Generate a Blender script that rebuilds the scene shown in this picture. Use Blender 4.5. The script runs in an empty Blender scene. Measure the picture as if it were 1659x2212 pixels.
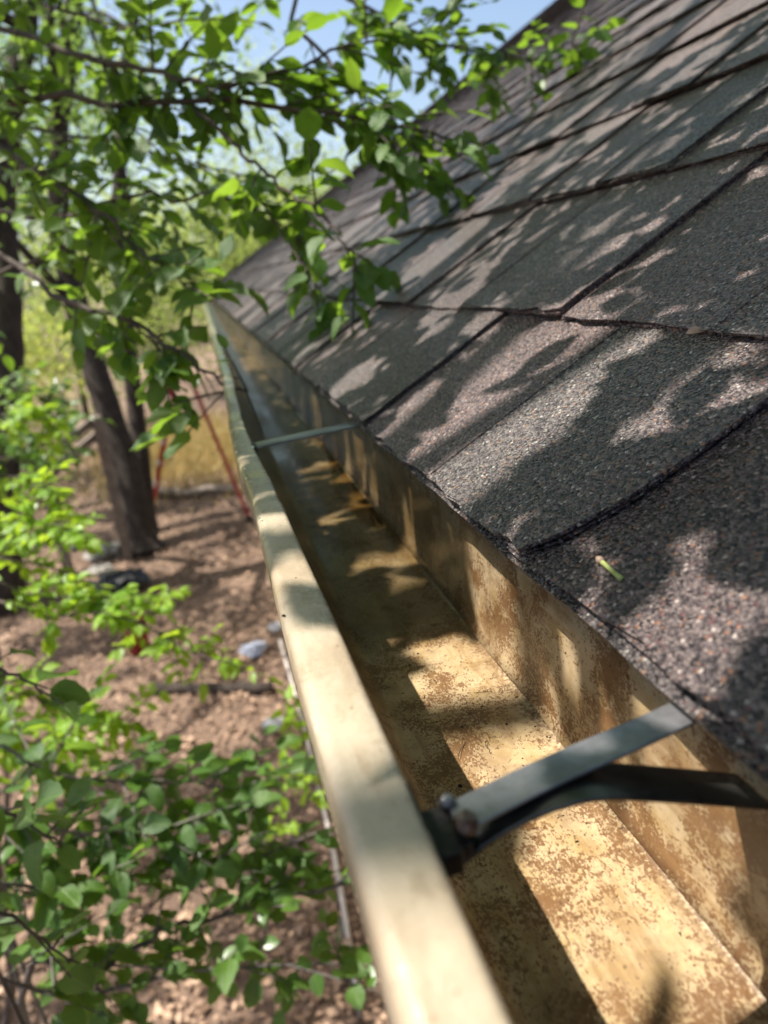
import bpy, math, random
import numpy as np
from mathutils import Vector, Matrix

rng = np.random.default_rng(7)
sc = bpy.context.scene
col = sc.collection

# ------------------------------------------------------------------ camera
HC = 2.9                                   # camera height above the ground
FPX, CX, CY = 1512.1, 829.5, 1106.0        # focal length and centre on a 1659 x 2212 grid
_v = np.array([423.4 - CX, 613.5 - CY, FPX]); _v /= np.linalg.norm(_v)      # gutter direction (+Y)
_q = np.array([1423.4 - CX, 513.5 - CY, FPX])
_up = np.cross(_v, _q); _up /= np.linalg.norm(_up)
if _up[1] > 0: _up = -_up
_h = np.cross(_v, _up); _h /= np.linalg.norm(_h)
if _h[0] < 0: _h = -_h
RW = np.array([_h, _v, _up])               # camera (x right, y down, z forward) -> world
cam_d = bpy.data.cameras.new('camera')
cam = bpy.data.objects.new('camera', cam_d); col.objects.link(cam)
M = Matrix.Identity(4)
for i in range(3):
    M[i][0] = RW[i][0]; M[i][1] = -RW[i][1]; M[i][2] = -RW[i][2]
M[0][3], M[1][3], M[2][3] = 0, 0, HC
cam.matrix_world = M
cam_d.sensor_fit = 'VERTICAL'; cam_d.sensor_height = 36.0; cam_d.sensor_width = 27.0
cam_d.lens = 36.0 * FPX / 2212.0
cam_d.clip_start = 0.01; cam_d.clip_end = 1500
cam_d.dof.use_dof = True; cam_d.dof.focus_distance = 0.295; cam_d.dof.aperture_fstop = 9.0
sc.camera = cam

# ------------------------------------------------------------------ light
SUNV = np.array([0.47, -0.25, -0.88]); SUNV /= np.linalg.norm(SUNV)      # direction the light travels
w = bpy.data.worlds.new('World'); sc.world = w; w.use_nodes = True
nt = w.node_tree
sky = nt.nodes.new('ShaderNodeTexSky'); sky.sky_type = 'NISHITA'; sky.sun_disc = False
sky.sun_elevation = math.asin(-SUNV[2]); sky.sun_rotation = math.atan2(-SUNV[0], -SUNV[1])
sky.air_density = 1.0; sky.dust_density = 2.5; sky.ozone_density = 1.0
bg = nt.nodes['Background']; bg.inputs[1].default_value = 0.10
nt.links.new(sky.outputs[0], bg.inputs[0])
sun_d = bpy.data.lights.new('sun', 'SUN'); sun_d.energy = 5.0; sun_d.angle = math.radians(0.5)
sun_d.color = (1.0, 0.94, 0.84)
sun = bpy.data.objects.new('sun', sun_d); col.objects.link(sun)
sun.rotation_euler = Vector(SUNV).to_track_quat('-Z', 'Y').to_euler(); sun.location = (-6, 4, 14)
sc.view_settings.view_transform = 'Standard'; sc.view_settings.look = 'None'
sc.view_settings.exposure = 1.05; sc.view_settings.gamma = 1.0
sc.cycles.use_denoising = True
sc.cycles.max_bounces = 7; sc.cycles.diffuse_bounces = 4; sc.cycles.glossy_bounces = 3
sc.cycles.transmission_bounces = 5; sc.cycles.transparent_max_bounces = 4
sc.cycles.caustics_reflective = False; sc.cycles.caustics_refractive = False
sc.cycles.sample_clamp_indirect = 6.0

# ------------------------------------------------------------------ helpers
def ray(x, y): return RW @ np.array([x - CX, y - CY, FPX])
def pt(x, y, d): return ray(x, y) * d / FPX + np.array([0, 0, HC])
def at(x, y, axis, val):
    r = ray(x, y); i = 'XYZ'.index(axis); p = r * (val - (HC if i == 2 else 0)) / r[i]
    return p + np.array([0, 0, HC])
def ground(x, y): return at(x, y, 'Z', 0.0)
def project(P):
    c = RW.T @ (np.asarray(P) - np.array([0, 0, HC]))
    return c[0] / c[2] * FPX + CX, c[1] / c[2] * FPX + CY, c[2]

def mesh_fast(name, V, F, tone=None, smooth=True):
    """V (n,3), F list of arrays (m,3) or (m,4)."""
    me = bpy.data.meshes.new(name)
    F = [np.asarray(f) for f in (F if isinstance(F, list) else [F]) if len(f)]
    V = np.asarray(V, dtype=np.float32)
    me.vertices.add(len(V)); me.vertices.foreach_set('co', V.ravel())
    li = np.concatenate([f.ravel() for f in F]).astype(np.int32)
    lt = np.concatenate([np.full(len(f), f.shape[1]) for f in F]).astype(np.int32)
    ls = np.concatenate([[0], np.cumsum(lt)[:-1]]).astype(np.int32)
    me.loops.add(len(li)); me.loops.foreach_set('vertex_index', li)
    me.polygons.add(len(lt)); me.polygons.foreach_set('loop_start', ls); me.polygons.foreach_set('loop_total', lt)
    me.polygons.foreach_set('use_smooth', np.full(len(lt), smooth, dtype=bool))
    me.update(calc_edges=True); me.validate()
    if tone is not None:
        a = me.color_attributes.new('tone', 'FLOAT_COLOR', 'POINT')
        t = np.ones((len(V), 4), dtype=np.float32); t[:, :tone.shape[1]] = tone
        a.data.foreach_set('color', t.ravel())
    return me

def link(name, me, mat=None, parent=None):
    o = bpy.data.objects.new(name, me); col.objects.link(o)
    if mat is not None and me is not None and not me.materials: me.materials.append(mat)
    if parent is not None: o.parent = parent
    return o
def tag(o, label=None, cat=None, group=None, kind=None):
    if label: o['label'] = label
    if cat: o['category'] = cat
    if group: o['group'] = group
    if kind: o['kind'] = kind
    return o
def thing(name, label, cat, loc=(0, 0, 0), group=None):
    o = bpy.data.objects.new(name, None); col.objects.link(o)
    o.location = loc; o.empty_display_size = 0.1
    return tag(o, label, cat, group)
def part(name, me, mat, parent):
    """child whose mesh is given in world coordinates"""
    o = link(name, me, mat, parent)
    o.location = -Vector(parent_world(parent))
    return o
def parent_world(o):
    l = Vector((0, 0, 0))
    while o is not None: l = l + o.location; o = o.parent
    return l

class MB:
    """collects boxes, tubes and sheets"""
    def __init__(self): self.v = []; self.q = []; self.t = []; self.n = 0
    def add(self, V, Q=(), T=()):
        V = np.asarray(V, float)
        if len(Q): self.q.append(np.asarray(Q) + self.n)
        if len(T): self.t.append(np.asarray(T) + self.n)
        self.v.append(V); self.n += len(V); return self
    def box(self, c, s, R=None, jitter=0):
        V = np.array([[x, y, z] for x in (-.5, .5) for y in (-.5, .5) for z in (-.5, .5)]) * np.asarray(s)
        if jitter: V = V + rng.normal(0, jitter, V.shape)
        if R is not None: V = V @ np.asarray(R).T
        return self.add(V + np.asarray(c), [[0, 1, 3, 2], [4, 6, 7, 5], [0, 4, 5, 1], [2, 3, 7, 6], [0, 2, 6, 4], [1, 5, 7, 3]])
    def bar(self, a, b, wd, th, up=(0, 0, 1)):
        a = np.asarray(a, float); b = np.asarray(b, float); d = b - a; L = np.linalg.norm(d); d /= L
        s = np.cross(d, up); s /= np.linalg.norm(s); u = np.cross(s, d)
        return self.box((a + b) / 2, (L, wd, th), np.array([d, s, u]).T)
    def tube(self, P, r, n=8, caps=True):
        P = np.asarray(P, float); m = len(P); r = np.broadcast_to(np.asarray(r, float), (m,))
        T = np.gradient(P, axis=0); T /= np.linalg.norm(T, axis=1)[:, None] + 1e-12
        ref = np.array([0.31, 0.2, 0.93]) if abs(T[0] @ np.array([0, 0, 1.])) < 0.8 else np.array([1., 0.1, 0])
        V = []
        for i in range(m):
            s = np.cross(T[i], ref); s /= np.linalg.norm(s); u = np.cross(s, T[i])
            for k in range(n):
                a = 2 * math.pi * k / n
                V.append(P[i] + r[i] * (math.cos(a) * s + math.sin(a) * u))
        Q = [[i * n + k, i * n + (k + 1) % n, (i + 1) * n + (k + 1) % n, (i + 1) * n + k] for i in range(m - 1) for k in range(n)]
        Tn = []
        if caps:
            V += [P[0], P[-1]]
            for k in range(n):
                Tn.append([m * n, (k + 1) % n, k]); Tn.append([m * n + 1, (m - 1) * n + k, (m - 1) * n + (k + 1) % n])
        return self.add(V, Q, Tn)
    def mesh(self, name, smooth=False, tone=None):
        F = []
        if self.q: F.append(np.concatenate(self.q))
        if self.t: F.append(np.concatenate(self.t))
        return mesh_fast(name, np.concatenate(self.v), F, tone, smooth)

def spline(P, n):
    """Catmull-Rom resample"""
    P = np.asarray(P, float); P = np.vstack([2 * P[0] - P[1], P, 2 * P[-1] - P[-2]])
    out = []; m = len(P) - 3
    for t in np.linspace(0, m - 1e-6, n):
        i = int(t); f = t - i; a, b, c, d = P[i:i + 4]
        out.append(0.5 * (2 * b + (c - a) * f + (2 * a - 5 * b + 4 * c - d) * f * f + (-a + 3 * b - 3 * c + d) * f ** 3))
    return np.array(out)

# ------------------------------------------------------------------ materials
def new_mat(name):
    m = bpy.data.materials.new(name); m.use_nodes = True
    n = m.node_tree.nodes; b = n['Principled BSDF']; return m, m.node_tree, b
class N:
    """tiny node builder"""
    def __init__(self, t): self.t = t
    def n(self, kind, **kw):
        o = self.t.nodes.new('ShaderNode' + kind)
        for k, v in kw.items(): setattr(o, k, v)
        return o
    def l(self, a, b): self.t.links.new(a, b)
    def coord(self, out='Object'): return self.n('TexCoord').outputs[out]
    def mapping(self, vec, scale):
        m = self.n('Mapping'); m.inputs['Scale'].default_value = scale; self.l(vec, m.inputs[0]); return m.outputs[0]
    def noise(self, vec, scale, detail=4, rough=.55, out='Fac'):
        o = self.n('TexNoise'); o.inputs['Scale'].default_value = scale; o.inputs['Detail'].default_value = detail
        o.inputs['Roughness'].default_value = rough; self.l(vec, o.inputs['Vector']); return o.outputs[out]
    def ramp(self, fac, stops, interp='LINEAR'):
        o = self.n('ValToRGB'); o.color_ramp.interpolation = interp; e = o.color_ramp.elements
        while len(e) > 1: e.remove(e[-1])
        e[0].position = stops[0][0]; e[0].color = rgba(stops[0][1])
        for p, c in stops[1:]:
            x = e.new(p); x.color = rgba(c)
        self.l(fac, o.inputs[0]); return o.outputs[0]
    def mix(self, fac, a, b, mode='MIX'):
        o = self.n('Mix', data_type='RGBA', blend_type=mode)
        for s, v in ((0, fac), (6, a), (7, b)):
            if isinstance(v, (int, float)): o.inputs[s].default_value = v
            elif isinstance(v, tuple): o.inputs[s].default_value = rgba(v)
            else: self.l(v, o.inputs[s])
        return o.outputs[2]
    def math(self, op, a, b=None, c=None):
        o = self.n('Math', operation=op)
        for i, v in enumerate((a, b, c)):
            if v is None: continue
            if isinstance(v, (int, float)): o.inputs[i].default_value = v
            else: self.l(v, o.inputs[i])
        return o.outputs[0]
    def step(self, x, lo, hi):
        o = self.n('MapRange', interpolation_type='SMOOTHSTEP'); o.inputs[1].default_value = lo; o.inputs[2].default_value = hi
        self.l(x, o.inputs[0]); return o.outputs[0]
    def bump(self, h, dist, strength=1.0, normal=None):
        o = self.n('Bump'); o.inputs['Distance'].default_value = dist; o.inputs['Strength'].default_value = strength
        self.l(h, o.inputs['Height'])
        if normal is not None: self.l(normal, o.inputs['Normal'])
        return o.outputs[0]
def rgba(c): return (c, c, c, 1) if isinstance(c, (int, float)) else (tuple(c) + (1,))[:4]

def mat_shingle():
    m, t, b = new_mat('asphalt_granules'); g = N(t); v = g.coord()
    wob = g.n('VectorMath', operation='MULTIPLY_ADD')
    nz = g.noise(v, 260, 2, .5, 'Color'); g.l(nz, wob.inputs[0]); wob.inputs[1].default_value = (.0011,) * 3; g.l(v, wob.inputs[2])
    vo = g.n('TexVoronoi', feature='F1'); vo.inputs['Scale'].default_value = 820; g.l(wob.outputs[0], vo.inputs['Vector'])
    sep = g.n('SeparateColor'); g.l(vo.outputs['Color'], sep.inputs[0])
    c = g.ramp(sep.outputs[0], [(0, (.028, .024, .026)), (.18, (.062, .052, .055)), (.42, (.098, .083, .083)), (.64, (.135, .118, .113)),
                               (.83, (.185, .166, .155)), (.92, (.22, .13, .085)), (.95, (.11, .06, .06)), (.98, (.36, .34, .31))], 'CONSTANT')
    at_ = g.n('Attribute', attribute_name='tone'); sp = g.n('SeparateColor'); g.l(at_.outputs['Color'], sp.inputs[0])
    tint = g.mix(sp.outputs[0], (1.02, 1.02, 1.01), (1.14, .98, .98))
    c = g.mix(1.0, c, tint, 'MULTIPLY')
    br = g.math('MULTIPLY_ADD', sp.outputs[1], .7, .6)
    big = g.math('MULTIPLY_ADD', g.noise(v, 9, 5, .65), 1.1, .45)
    bald = g.step(g.noise(v, 55, 4, .7), .60, .72); big = g.math('MULTIPLY', big, g.math('MULTIPLY_ADD', bald, -.38, 1.0))
    br = g.math('MULTIPLY', br, big)
    cc = g.n('CombineColor'); [g.l(br, cc.inputs[i]) for i in range(3)]
    c = g.mix(1.0, c, cc.outputs[0], 'MULTIPLY'); g.l(c, b.inputs['Base Color'])
    # every granule is a small tilted facet
    dv = g.n('VectorMath', operation='SUBTRACT'); g.l(wob.outputs[0], dv.inputs[0]); g.l(vo.outputs['Position'], dv.inputs[1])
    rv = g.n('VectorMath', operation='SUBTRACT'); g.l(vo.outputs['Color'], rv.inputs[0]); rv.inputs[1].default_value = (.5,) * 3
    dt = g.n('VectorMath', operation='DOT_PRODUCT'); g.l(dv.outputs[0], dt.inputs[0]); g.l(rv.outputs[0], dt.inputs[1])
    h1 = g.math('MULTIPLY', dt.outputs['Value'], 1300.0)
    h2 = g.math('MULTIPLY', g.math('MULTIPLY', vo.outputs['Distance'], vo.outputs['Distance']), -1.5)
    h3 = g.math('MULTIPLY', sep.outputs[2], .45)
    h = g.math('ADD', g.math('ADD', h1, h2), h3)
    g.l(g.bump(h, .0007, 1.0), b.inputs['Normal'])
    g.l(g.math('MULTIPLY_ADD', sep.outputs[1], .5, .28), b.inputs['Roughness'])
    b.inputs['Specular IOR Level'].default_value = .45
    return m

def mat_gutter(name, cream, dirt, wet=True, speck=1.0):
    m, t, b = new_mat(name); g = N(t); v = g.coord()
    big = g.noise(v, 34, 4, .6); mid = g.noise(v, 160, 5, .65)
    fine = g.noise(g.mapping(v, (1.0, .55, 1.0)), 1150, 3, .7)
    fine2 = g.noise(v, 520, 4, .75)
    dens = g.math('MULTIPLY_ADD', big, .85, g.math('MULTIPLY', mid, .30))            # 0..0.7
    k = g.math('ADD', g.math('ADD', g.math('MULTIPLY', fine, .56), g.math('MULTIPLY', fine2, .36)), g.math('MULTIPLY', g.noise(v, 240, 5, .75), .08))
    s1 = g.step(g.math('ADD', k, g.math('MULTIPLY', dens, dirt)), .505 + .555 * dirt, .565 + .555 * dirt)
    c = g.mix(g.step(g.noise(v, 70, 5, .6), .40, .72), cream, tuple(np.array(cream) * np.array([.78, .70, .50])))
    c = g.mix(g.math('MULTIPLY', s1, .88 * speck), c, (.135, .058, .020))
    s2 = g.step(g.math('ADD', g.noise(v, 520, 2, .6), g.math('MULTIPLY', mid, .25)), .79, .83)
    c = g.mix(g.math('MULTIPLY', s2, .85 * speck), c, (.035, .018, .009))
    stain = g.step(g.noise(g.mapping(v, (1, .35, 1)), 42, 5, .65), .52, .70)
    c = g.mix(g.math('MULTIPLY', stain, .3 + .45 * (dirt > .8)), c, (.19, .10, .042))
    sxx = g.n('SeparateXYZ'); g.l(v, sxx.inputs[0])
    silt = g.math('MULTIPLY', g.step(g.math('ADD', sxx.outputs[0], g.math('MULTIPLY', g.math('SUBTRACT', g.noise(v, 90, 5, .7), .5), .03)), .103, .114), g.step(fine2, .36, .58))
    c = g.mix(g.math('MULTIPLY', silt, .75 if dirt < .8 else 0.0), c, (.12, .058, .020))
    tide = g.step(g.noise(g.mapping(v, (1.0, .12, 1.0)), 95, 5, .7), .50, .62)
    c = g.mix(g.math('MULTIPLY', tide, .5), c, (.22, .125, .05))
    blot = g.step(g.noise(v, 22, 5, .7), .50, .66)
    c = g.mix(g.math('MULTIPLY', blot, .6 if dirt > .8 else .48), c, (.13, .070, .030))
    rough = .42
    if wet:
        sx = g.n('SeparateXYZ'); g.l(v, sx.inputs[0])
        wet_shade = g.step(g.math('ADD', sx.outputs[1], g.math('MULTIPLY', g.math('SUBTRACT', g.noise(v, 14, 3), .5), .22)), .26, .36)
        c = g.mix(g.math('MULTIPLY', wet_shade, .70), c, (.070, .048, .018))  # far stretch darkened: damp metal, plus the shade there put into the colour
        rr = g.math('MULTIPLY_ADD', wet_shade, -.2, rough); g.l(rr, b.inputs['Roughness'])
        g.l(g.math('MULTIPLY', wet_shade, .15), b.inputs['Coat Weight']); b.inputs['Coat Roughness'].default_value = .05
    else:
        b.inputs['Roughness'].default_value = rough
    g.l(c, b.inputs['Base Color'])
    hh = g.math('ADD', g.math('MULTIPLY', s1, .3), g.math('MULTIPLY', mid, .8))
    g.l(g.bump(hh, .0003, .6), b.inputs['Normal'])
    return m

def mat_lip():
    m, t, b = new_mat('lip_paint'); g = N(t); v = g.coord()
    big = g.noise(g.mapping(v, (1, .5, 1)), 40, 4, .6)
    c = g.mix(g.step(big, .38, .66), (.40, .335, .25), (.32, .25, .175))
    st = g.step(g.noise(g.mapping(v, (1, .25, 1)), 130, 5, .7), .55, .74)
    c = g.mix(g.math('MULTIPLY', st, .55), c, (.24, .155, .085))
    scr = g.step(g.noise(g.mapping(v, (3.0, .12, 1.0)), 420, 3, .6), .66, .72)
    c = g.mix(g.math('MULTIPLY', scr, .35), c, (.70, .66, .58))
    grm = g.step(g.noise(v, 60, 6, .75), .54, .68)
    c = g.mix(g.math('MULTIPLY', grm, .6), c, (.22, .17, .11))
    sp = g.step(g.noise(v, 420, 3, .6), .66, .72)
    c = g.mix(g.math('MULTIPLY', sp, .6), c, (.13, .08, .04))
    sx = g.n('SeparateXYZ'); g.l(v, sx.inputs[0])
    wet_shade = g.step(g.math('ADD', sx.outputs[1], g.math('MULTIPLY', g.math('SUBTRACT', g.noise(v, 40, 3), .5), .03)), .335, .345)
    c = g.mix(g.math('MULTIPLY', wet_shade, .42), c, (.20, .17, .11))  # wet far length, with the sun-to-shade edge put into its colour
    g.l(c, b.inputs['Base Color'])
    drop = g.step(g.noise(v, 55, 3, .5), .46, .56)
    g.l(g.math('MULTIPLY_ADD', g.math('MAXIMUM', wet_shade, g.math('MULTIPLY', drop, .6)), -.26, .40), b.inputs['Roughness'])
    g.l(g.bump(g.math('ADD', g.noise(v, 90, 4), g.math('MULTIPLY', g.noise(v, 18, 2), 2.0)), .0012, .8), b.inputs['Normal'])
    return m

def mat_simple(name, c, rough=.6, metal=0.0, var=.25, scale=30, bump=0.0, spec=.5, c2=None):
    m, t, b = new_mat(name); g = N(t); v = g.coord()
    f = g.noise(v, scale, 5, .6)
    c2 = c2 or tuple(np.array(c) * (1 - 2 * var))
    g.l(g.mix(g.step(f, .35, .68), c, tuple(c2)), b.inputs['Base Color'])
    b.inputs['Roughness'].default_value = rough; b.inputs['Metallic'].default_value = metal
    b.inputs['Specular IOR Level'].default_value = spec
    if bump: g.l(g.bump(f, bump, .8), b.inputs['Normal'])
    return m

def mat_leaf(name, ca, cb, tr, trans=.38, rough=.36):
    m, t, b = new_mat(name); g = N(t)
    a = g.n('Attribute', attribute_name='tone'); sp = g.n('SeparateColor'); g.l(a.outputs['Color'], sp.inputs[0])
    oi = g.n('ObjectInfo')
    f = g.math('FRACT', g.math('ADD', sp.outputs[0], g.math('MULTIPLY', oi.outputs['Random'], 7.31)))
    nz = g.noise(g.coord(), 45, 3)
    c = g.mix(f, ca, cb)
    c = g.mix(g.math('MULTIPLY', g.step(nz, .45, .75), .4), c, tuple(np.array(ca) * .5))
    # midrib and side veins from the leaf's own length / width coordinates
    lx, ly = sp.outputs[1], sp.outputs[2]
    saw = g.math('ABSOLUTE', g.math('SUBTRACT', g.math('FRACT', g.math('MULTIPLY', g.math('SUBTRACT', lx, g.math('MULTIPLY', ly, .8)), 8.0)), .5))
    vein = g.math('SUBTRACT', 1.0, g.step(saw, .03, .13))
    rib = g.math('SUBTRACT', 1.0, g.step(ly, .008, .028))
    vm = g.math('MAXIMUM', g.math('MULTIPLY', vein, .45), rib)
    pale = tuple(np.minimum(np.array(cb) * np.array([1.9, 1.5, 2.0]), .6))
    c = g.mix(g.math('MULTIPLY', vm, .65), c, pale)
    brn = g.step(g.math('ADD', g.noise(g.coord(), 160, 2), g.math('MULTIPLY', f, .10)), .735, .76)
    c = g.mix(g.math('MULTIPLY', brn, .8), c, (.16, .10, .03))
    g.l(c, b.inputs['Base Color']); b.inputs['Roughness'].default_value = rough
    g.l(g.math('MULTIPLY_ADD', nz, .3, rough - .12), b.inputs['Roughness'])
    g.l(g.bump(g.math('SUBTRACT', nz, g.math('MULTIPLY', vm, .6)), .0012, .6), b.inputs['Normal'])
    b.inputs['Specular IOR Level'].default_value = .45
    tl = g.n('BsdfTranslucent'); tc = g.mix(f, tr, tuple(np.array(tr) * np.array([.7, .8, .6])))
    g.l(g.mix(g.math('MULTIPLY', vm, .5), tc, tuple(np.array(tr) * .45)), tl.inputs[0])
    mx = g.n('MixShader'); mx.inputs[0].default_value = trans
    g.l(b.outputs[0], mx.inputs[1]); g.l(tl.outputs[0], mx.inputs[2])
    g.l(mx.outputs[0], t.nodes['Material Output'].inputs[0])
    return m

def mat_bark(name, c, c2):
    m, t, b = new_mat(name); g = N(t); v = g.coord()
    f = g.noise(g.mapping(v, (1, 1, .22)), 26, 6, .7)
    g.l(g.ramp(f, [(.3, c2), (.55, c), (.75, tuple(np.array(c) * 1.5))]), b.inputs['Base Color'])
    b.inputs['Roughness'].default_value = .9
    g.l(g.bump(f, .02, .9), b.inputs['Normal']); return m

def mat_ground():
    m, t, b = new_mat('leaf_mould'); g = N(t); v = g.coord()
    f = g.noise(v, 1.1, 6, .62); k = g.noise(v, 70, 6, .75)
    c = g.ramp(f, [(.3, (.11, .072, .05)), (.5, (.19, .125, .088)), (.7, (.31, .215, .15))])
    c = g.mix(g.step(k, .42, .66), c, (.11, .068, .048))
    g.l(c, b.inputs['Base Color']); b.inputs['Roughness'].default_value = .95
    g.l(g.bump(k, .012, 1.0), b.inputs['Normal']); return m

MAT = dict(
    shingle=mat_shingle(),
    trough=mat_gutter('stained_trough_enamel', (.46, .345, .20), .74),
    flash=mat_gutter('stained_flashing', (.42, .325, .205), .92),
    lip=mat_lip(),
    strap=mat_simple('zinc_strap', (.27, .27, .285), .33, .5, .2, 110, .0004),
    brace=mat_simple('shaded_brace_steel', (.11, .105, .10), .26, .8, .3, 90, .0003),  # shade under strap and eave put into the brace colour
    dark=mat_simple('blackened_steel', (.035, .033, .033), .5, .6, .3, 300, .0003),
    rust=mat_simple('rusty_screw', (.10, .045, .025), .45, .4, .35, 700, .0005, c2=(.25, .19, .15)),
    bark=mat_bark('bark', (.055, .040, .031), (.015, .011, .009)),
    twig=mat_bark('twig_bark', (.11, .085, .07), (.045, .034, .03)),
    greybranch=mat_bark('grey_branch', (.17, .15, .135), (.07, .06, .055)),
    leaf=mat_leaf('tree_leaf', (.034, .095, .020), (.085, .185, .030), (.38, .60, .05), .38, .32),
    leaf_bright=mat_leaf('shrub_leaf', (.11, .25, .020), (.23, .41, .028), (.60, .80, .05), .44, .34),
    leaf_dark=mat_leaf('glossy_leaf', (.030, .085, .020), (.085, .18, .028), (.28, .48, .05), .34, .28),
    leaf_far=mat_leaf('far_leaf', (.13, .20, .05), (.24, .29, .08), (.55, .66, .16), .5, .6),
    leaf_sunlit=mat_leaf('sunny_leaf', (.22, .27, .05), (.34, .34, .08), (.70, .72, .16), .5, .6),  # sunlight on the bushes put into a paler, yellower leaf colour
    leaf_far2=mat_leaf('far_leaf_dark', (.07, .14, .038), (.14, .22, .055), (.36, .54, .10), .46, .55),
    ground=mat_ground(),
    litter=mat_leaf('dry_litter', (.58, .40, .27), (.14, .088, .056), (.45, .30, .2), .12, .75),
    straw=mat_leaf('dry_grass', (.55, .38, .16), (.42, .33, .12), (.55, .40, .16), .3, .7),
    red=mat_simple('red_ladder_paint', (.46, .045, .035), .45, 0, .15, 20),
    alu=mat_simple('ladder_aluminium', (.5, .5, .5), .4, .8, .1, 20),
    wood=mat_simple('grey_weathered_wood', (.26, .21, .17), .85, 0, .25, 18, .003),
    bucket=mat_simple('red_plastic', (.22, .012, .014), .4, 0, .1, 5),
    white=mat_simple('white_plastic', (.50, .50, .52), .5, 0, .12, 12),
    bluewhite=mat_simple('pale_blue_cloth', (.30, .33, .42), .7, 0, .15, 12),
    black=mat_simple('black_plastic', (.012, .012, .013), .4, 0, .2, 12),
    stone=mat_simple('grey_stone', (.30, .28, .25), .85, 0, .2, 9, .01),
    siding=mat_simple('painted_siding', (.55, .50, .42), .6, 0, .1, 6, .001),
    fascia=mat_simple('painted_fascia', (.45, .40, .32), .6, 0, .12, 8, .001),
    pvc=mat_simple('pale_pipe', (.55, .50, .46), .5, 0, .1, 8),
    twiggreen=mat_simple('green_twig', (.38, .42, .13), .5, 0, .15, 200),
    drybit=mat_simple('tan_dry_leaf', (.42, .28, .20), .6, 0, .2, 200),
    blackbit=mat_simple('black_crumb', (.015, .013, .012), .8, 0, .2, 200),
)
def mat_water():
    m, t, b = new_mat('thin_water'); g = N(t); v = g.coord()
    nm = g.bump(g.noise(v, 30, 2), .0006, .3)
    tr = g.n('BsdfTransparent'); tr.inputs[0].default_value = (.80, .72, .55, 1)
    gl = g.n('BsdfGlossy'); gl.inputs['Roughness'].default_value = .04; g.l(nm, gl.inputs['Normal'])
    fr = g.n('Fresnel'); fr.inputs[0].default_value = 1.33; g.l(nm, fr.inputs['Normal'])
    mx = g.n('MixShader'); g.l(fr.outputs[0], mx.inputs[0]); g.l(tr.outputs[0], mx.inputs[1]); g.l(gl.outputs[0], mx.inputs[2])
    g.l(mx.outputs[0], t.nodes['Material Output'].inputs[0]); return m
MAT['water'] = mat_water()

# ------------------------------------------------------------------ ground and sky-side setting
def gnoise(x, y):
    return .05 * np.sin(x * 1.3 + .7 * y) * np.cos(y * .9) + .03 * np.sin(2.7 * x - 1.9 * y)
xs = np.concatenate([np.linspace(-300, -14, 12), np.linspace(-12, 6, 60), np.linspace(8, 300, 12)])
ys = np.concatenate([np.linspace(-300, -6, 8), np.linspace(-4, 26, 80), np.linspace(30, 500, 14)])
X, Y = np.meshgrid(xs, ys, indexing='ij')
Z = gnoise(X, Y) * ((np.abs(X) < 13) & (Y > -5) & (Y < 28))
V = np.stack([X, Y, Z], -1).reshape(-1, 3); ny = len(ys)
Q = [[i * ny + j, (i + 1) * ny + j, (i + 1) * ny + j + 1, i * ny + j + 1] for i in range(len(xs) - 1) for j in range(ny - 1)]
g_ = link('ground', mesh_fast('ground', V, np.array(Q)), MAT['ground']); tag(g_, kind='structure')

# ------------------------------------------------------------------ house: wall, eave boards, roof with its shingles
TH = math.radians(32.0)
EAVE = np.array([.1037, 0, HC - .1094])
US = np.array([math.cos(TH), 0, math.sin(TH)]); NS = np.array([-math.sin(TH), 0, math.cos(TH)])
EX, S1, YEND = .1645, .126, 9.6
def roof_pt(s, y, z): return EAVE + np.outer(np.ravel(s), US) + np.outer(np.ravel(z), NS) + np.outer(np.ravel(y), [0, 1, 0])
def roof_hit(x, y):
    r = ray(x, y); t = (NS @ (EAVE - np.array([0, 0, HC]))) / (NS @ r); q = r * t + np.array([0, 0, HC])
    return (q - EAVE) @ US, q[1]

house = thing('house', 'house with a weathered asphalt shingle roof and painted eave boards', 'house', (1.0, 0, 0))
roof = bpy.data.objects.new('roof', None)
# deck: the boards under the shingles make the mesh of the roof part
SMAX = 7.2
mb = MB()
A = np.array([roof_pt(s, y, z)[0] for s in (.012, SMAX) for y in (-2.5, YEND - .03) for z in (-.016, -.004)])
mb.add(A, [[0, 1, 3, 2], [4, 6, 7, 5], [0, 4, 5, 1], [2, 3, 7, 6], [0, 2, 6, 4], [1, 5, 7, 3]])
roof = part('roof', mb.mesh('roof_deck'), MAT['wood'], house)
mb = MB().box((.130, 3.55, HC - .20), (.016, 12.1, .15)); part('fascia', mb.mesh('fascia'), MAT['fascia'], house)
mb = MB().box((.35, 3.55, HC - .285), (.44, 12.1, .012)); part('soffit', mb.mesh('soffit'), MAT['fascia'], house)
for k in range(14):
    z0 = .25 + k * .172
    mb = MB().box((.578 - .004 * (k % 2), 3.5, z0 + .083), (.022, 11.9, .17)); part('siding_board', mb.mesh('siding_board'), MAT['siding'], house)
mb = MB().box((.62, 3.5, .12), (.10, 11.9, .26)); part('foundation', mb.mesh('foundation'), MAT['stone'], house)
mb = MB().box((3.6, YEND - .35, 1.45), (5.9, .1, 2.6)); part('end_wall', mb.mesh('end_wall'), MAT['siding'], house)
ra = roof_pt([0, SMAX], [YEND - .01] * 2, [-.08] * 2); mb = MB().bar(ra[0], ra[1], .02, .13, NS); part('rake_board', mb.mesh('rake_board'), MAT['fascia'], house)

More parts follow.
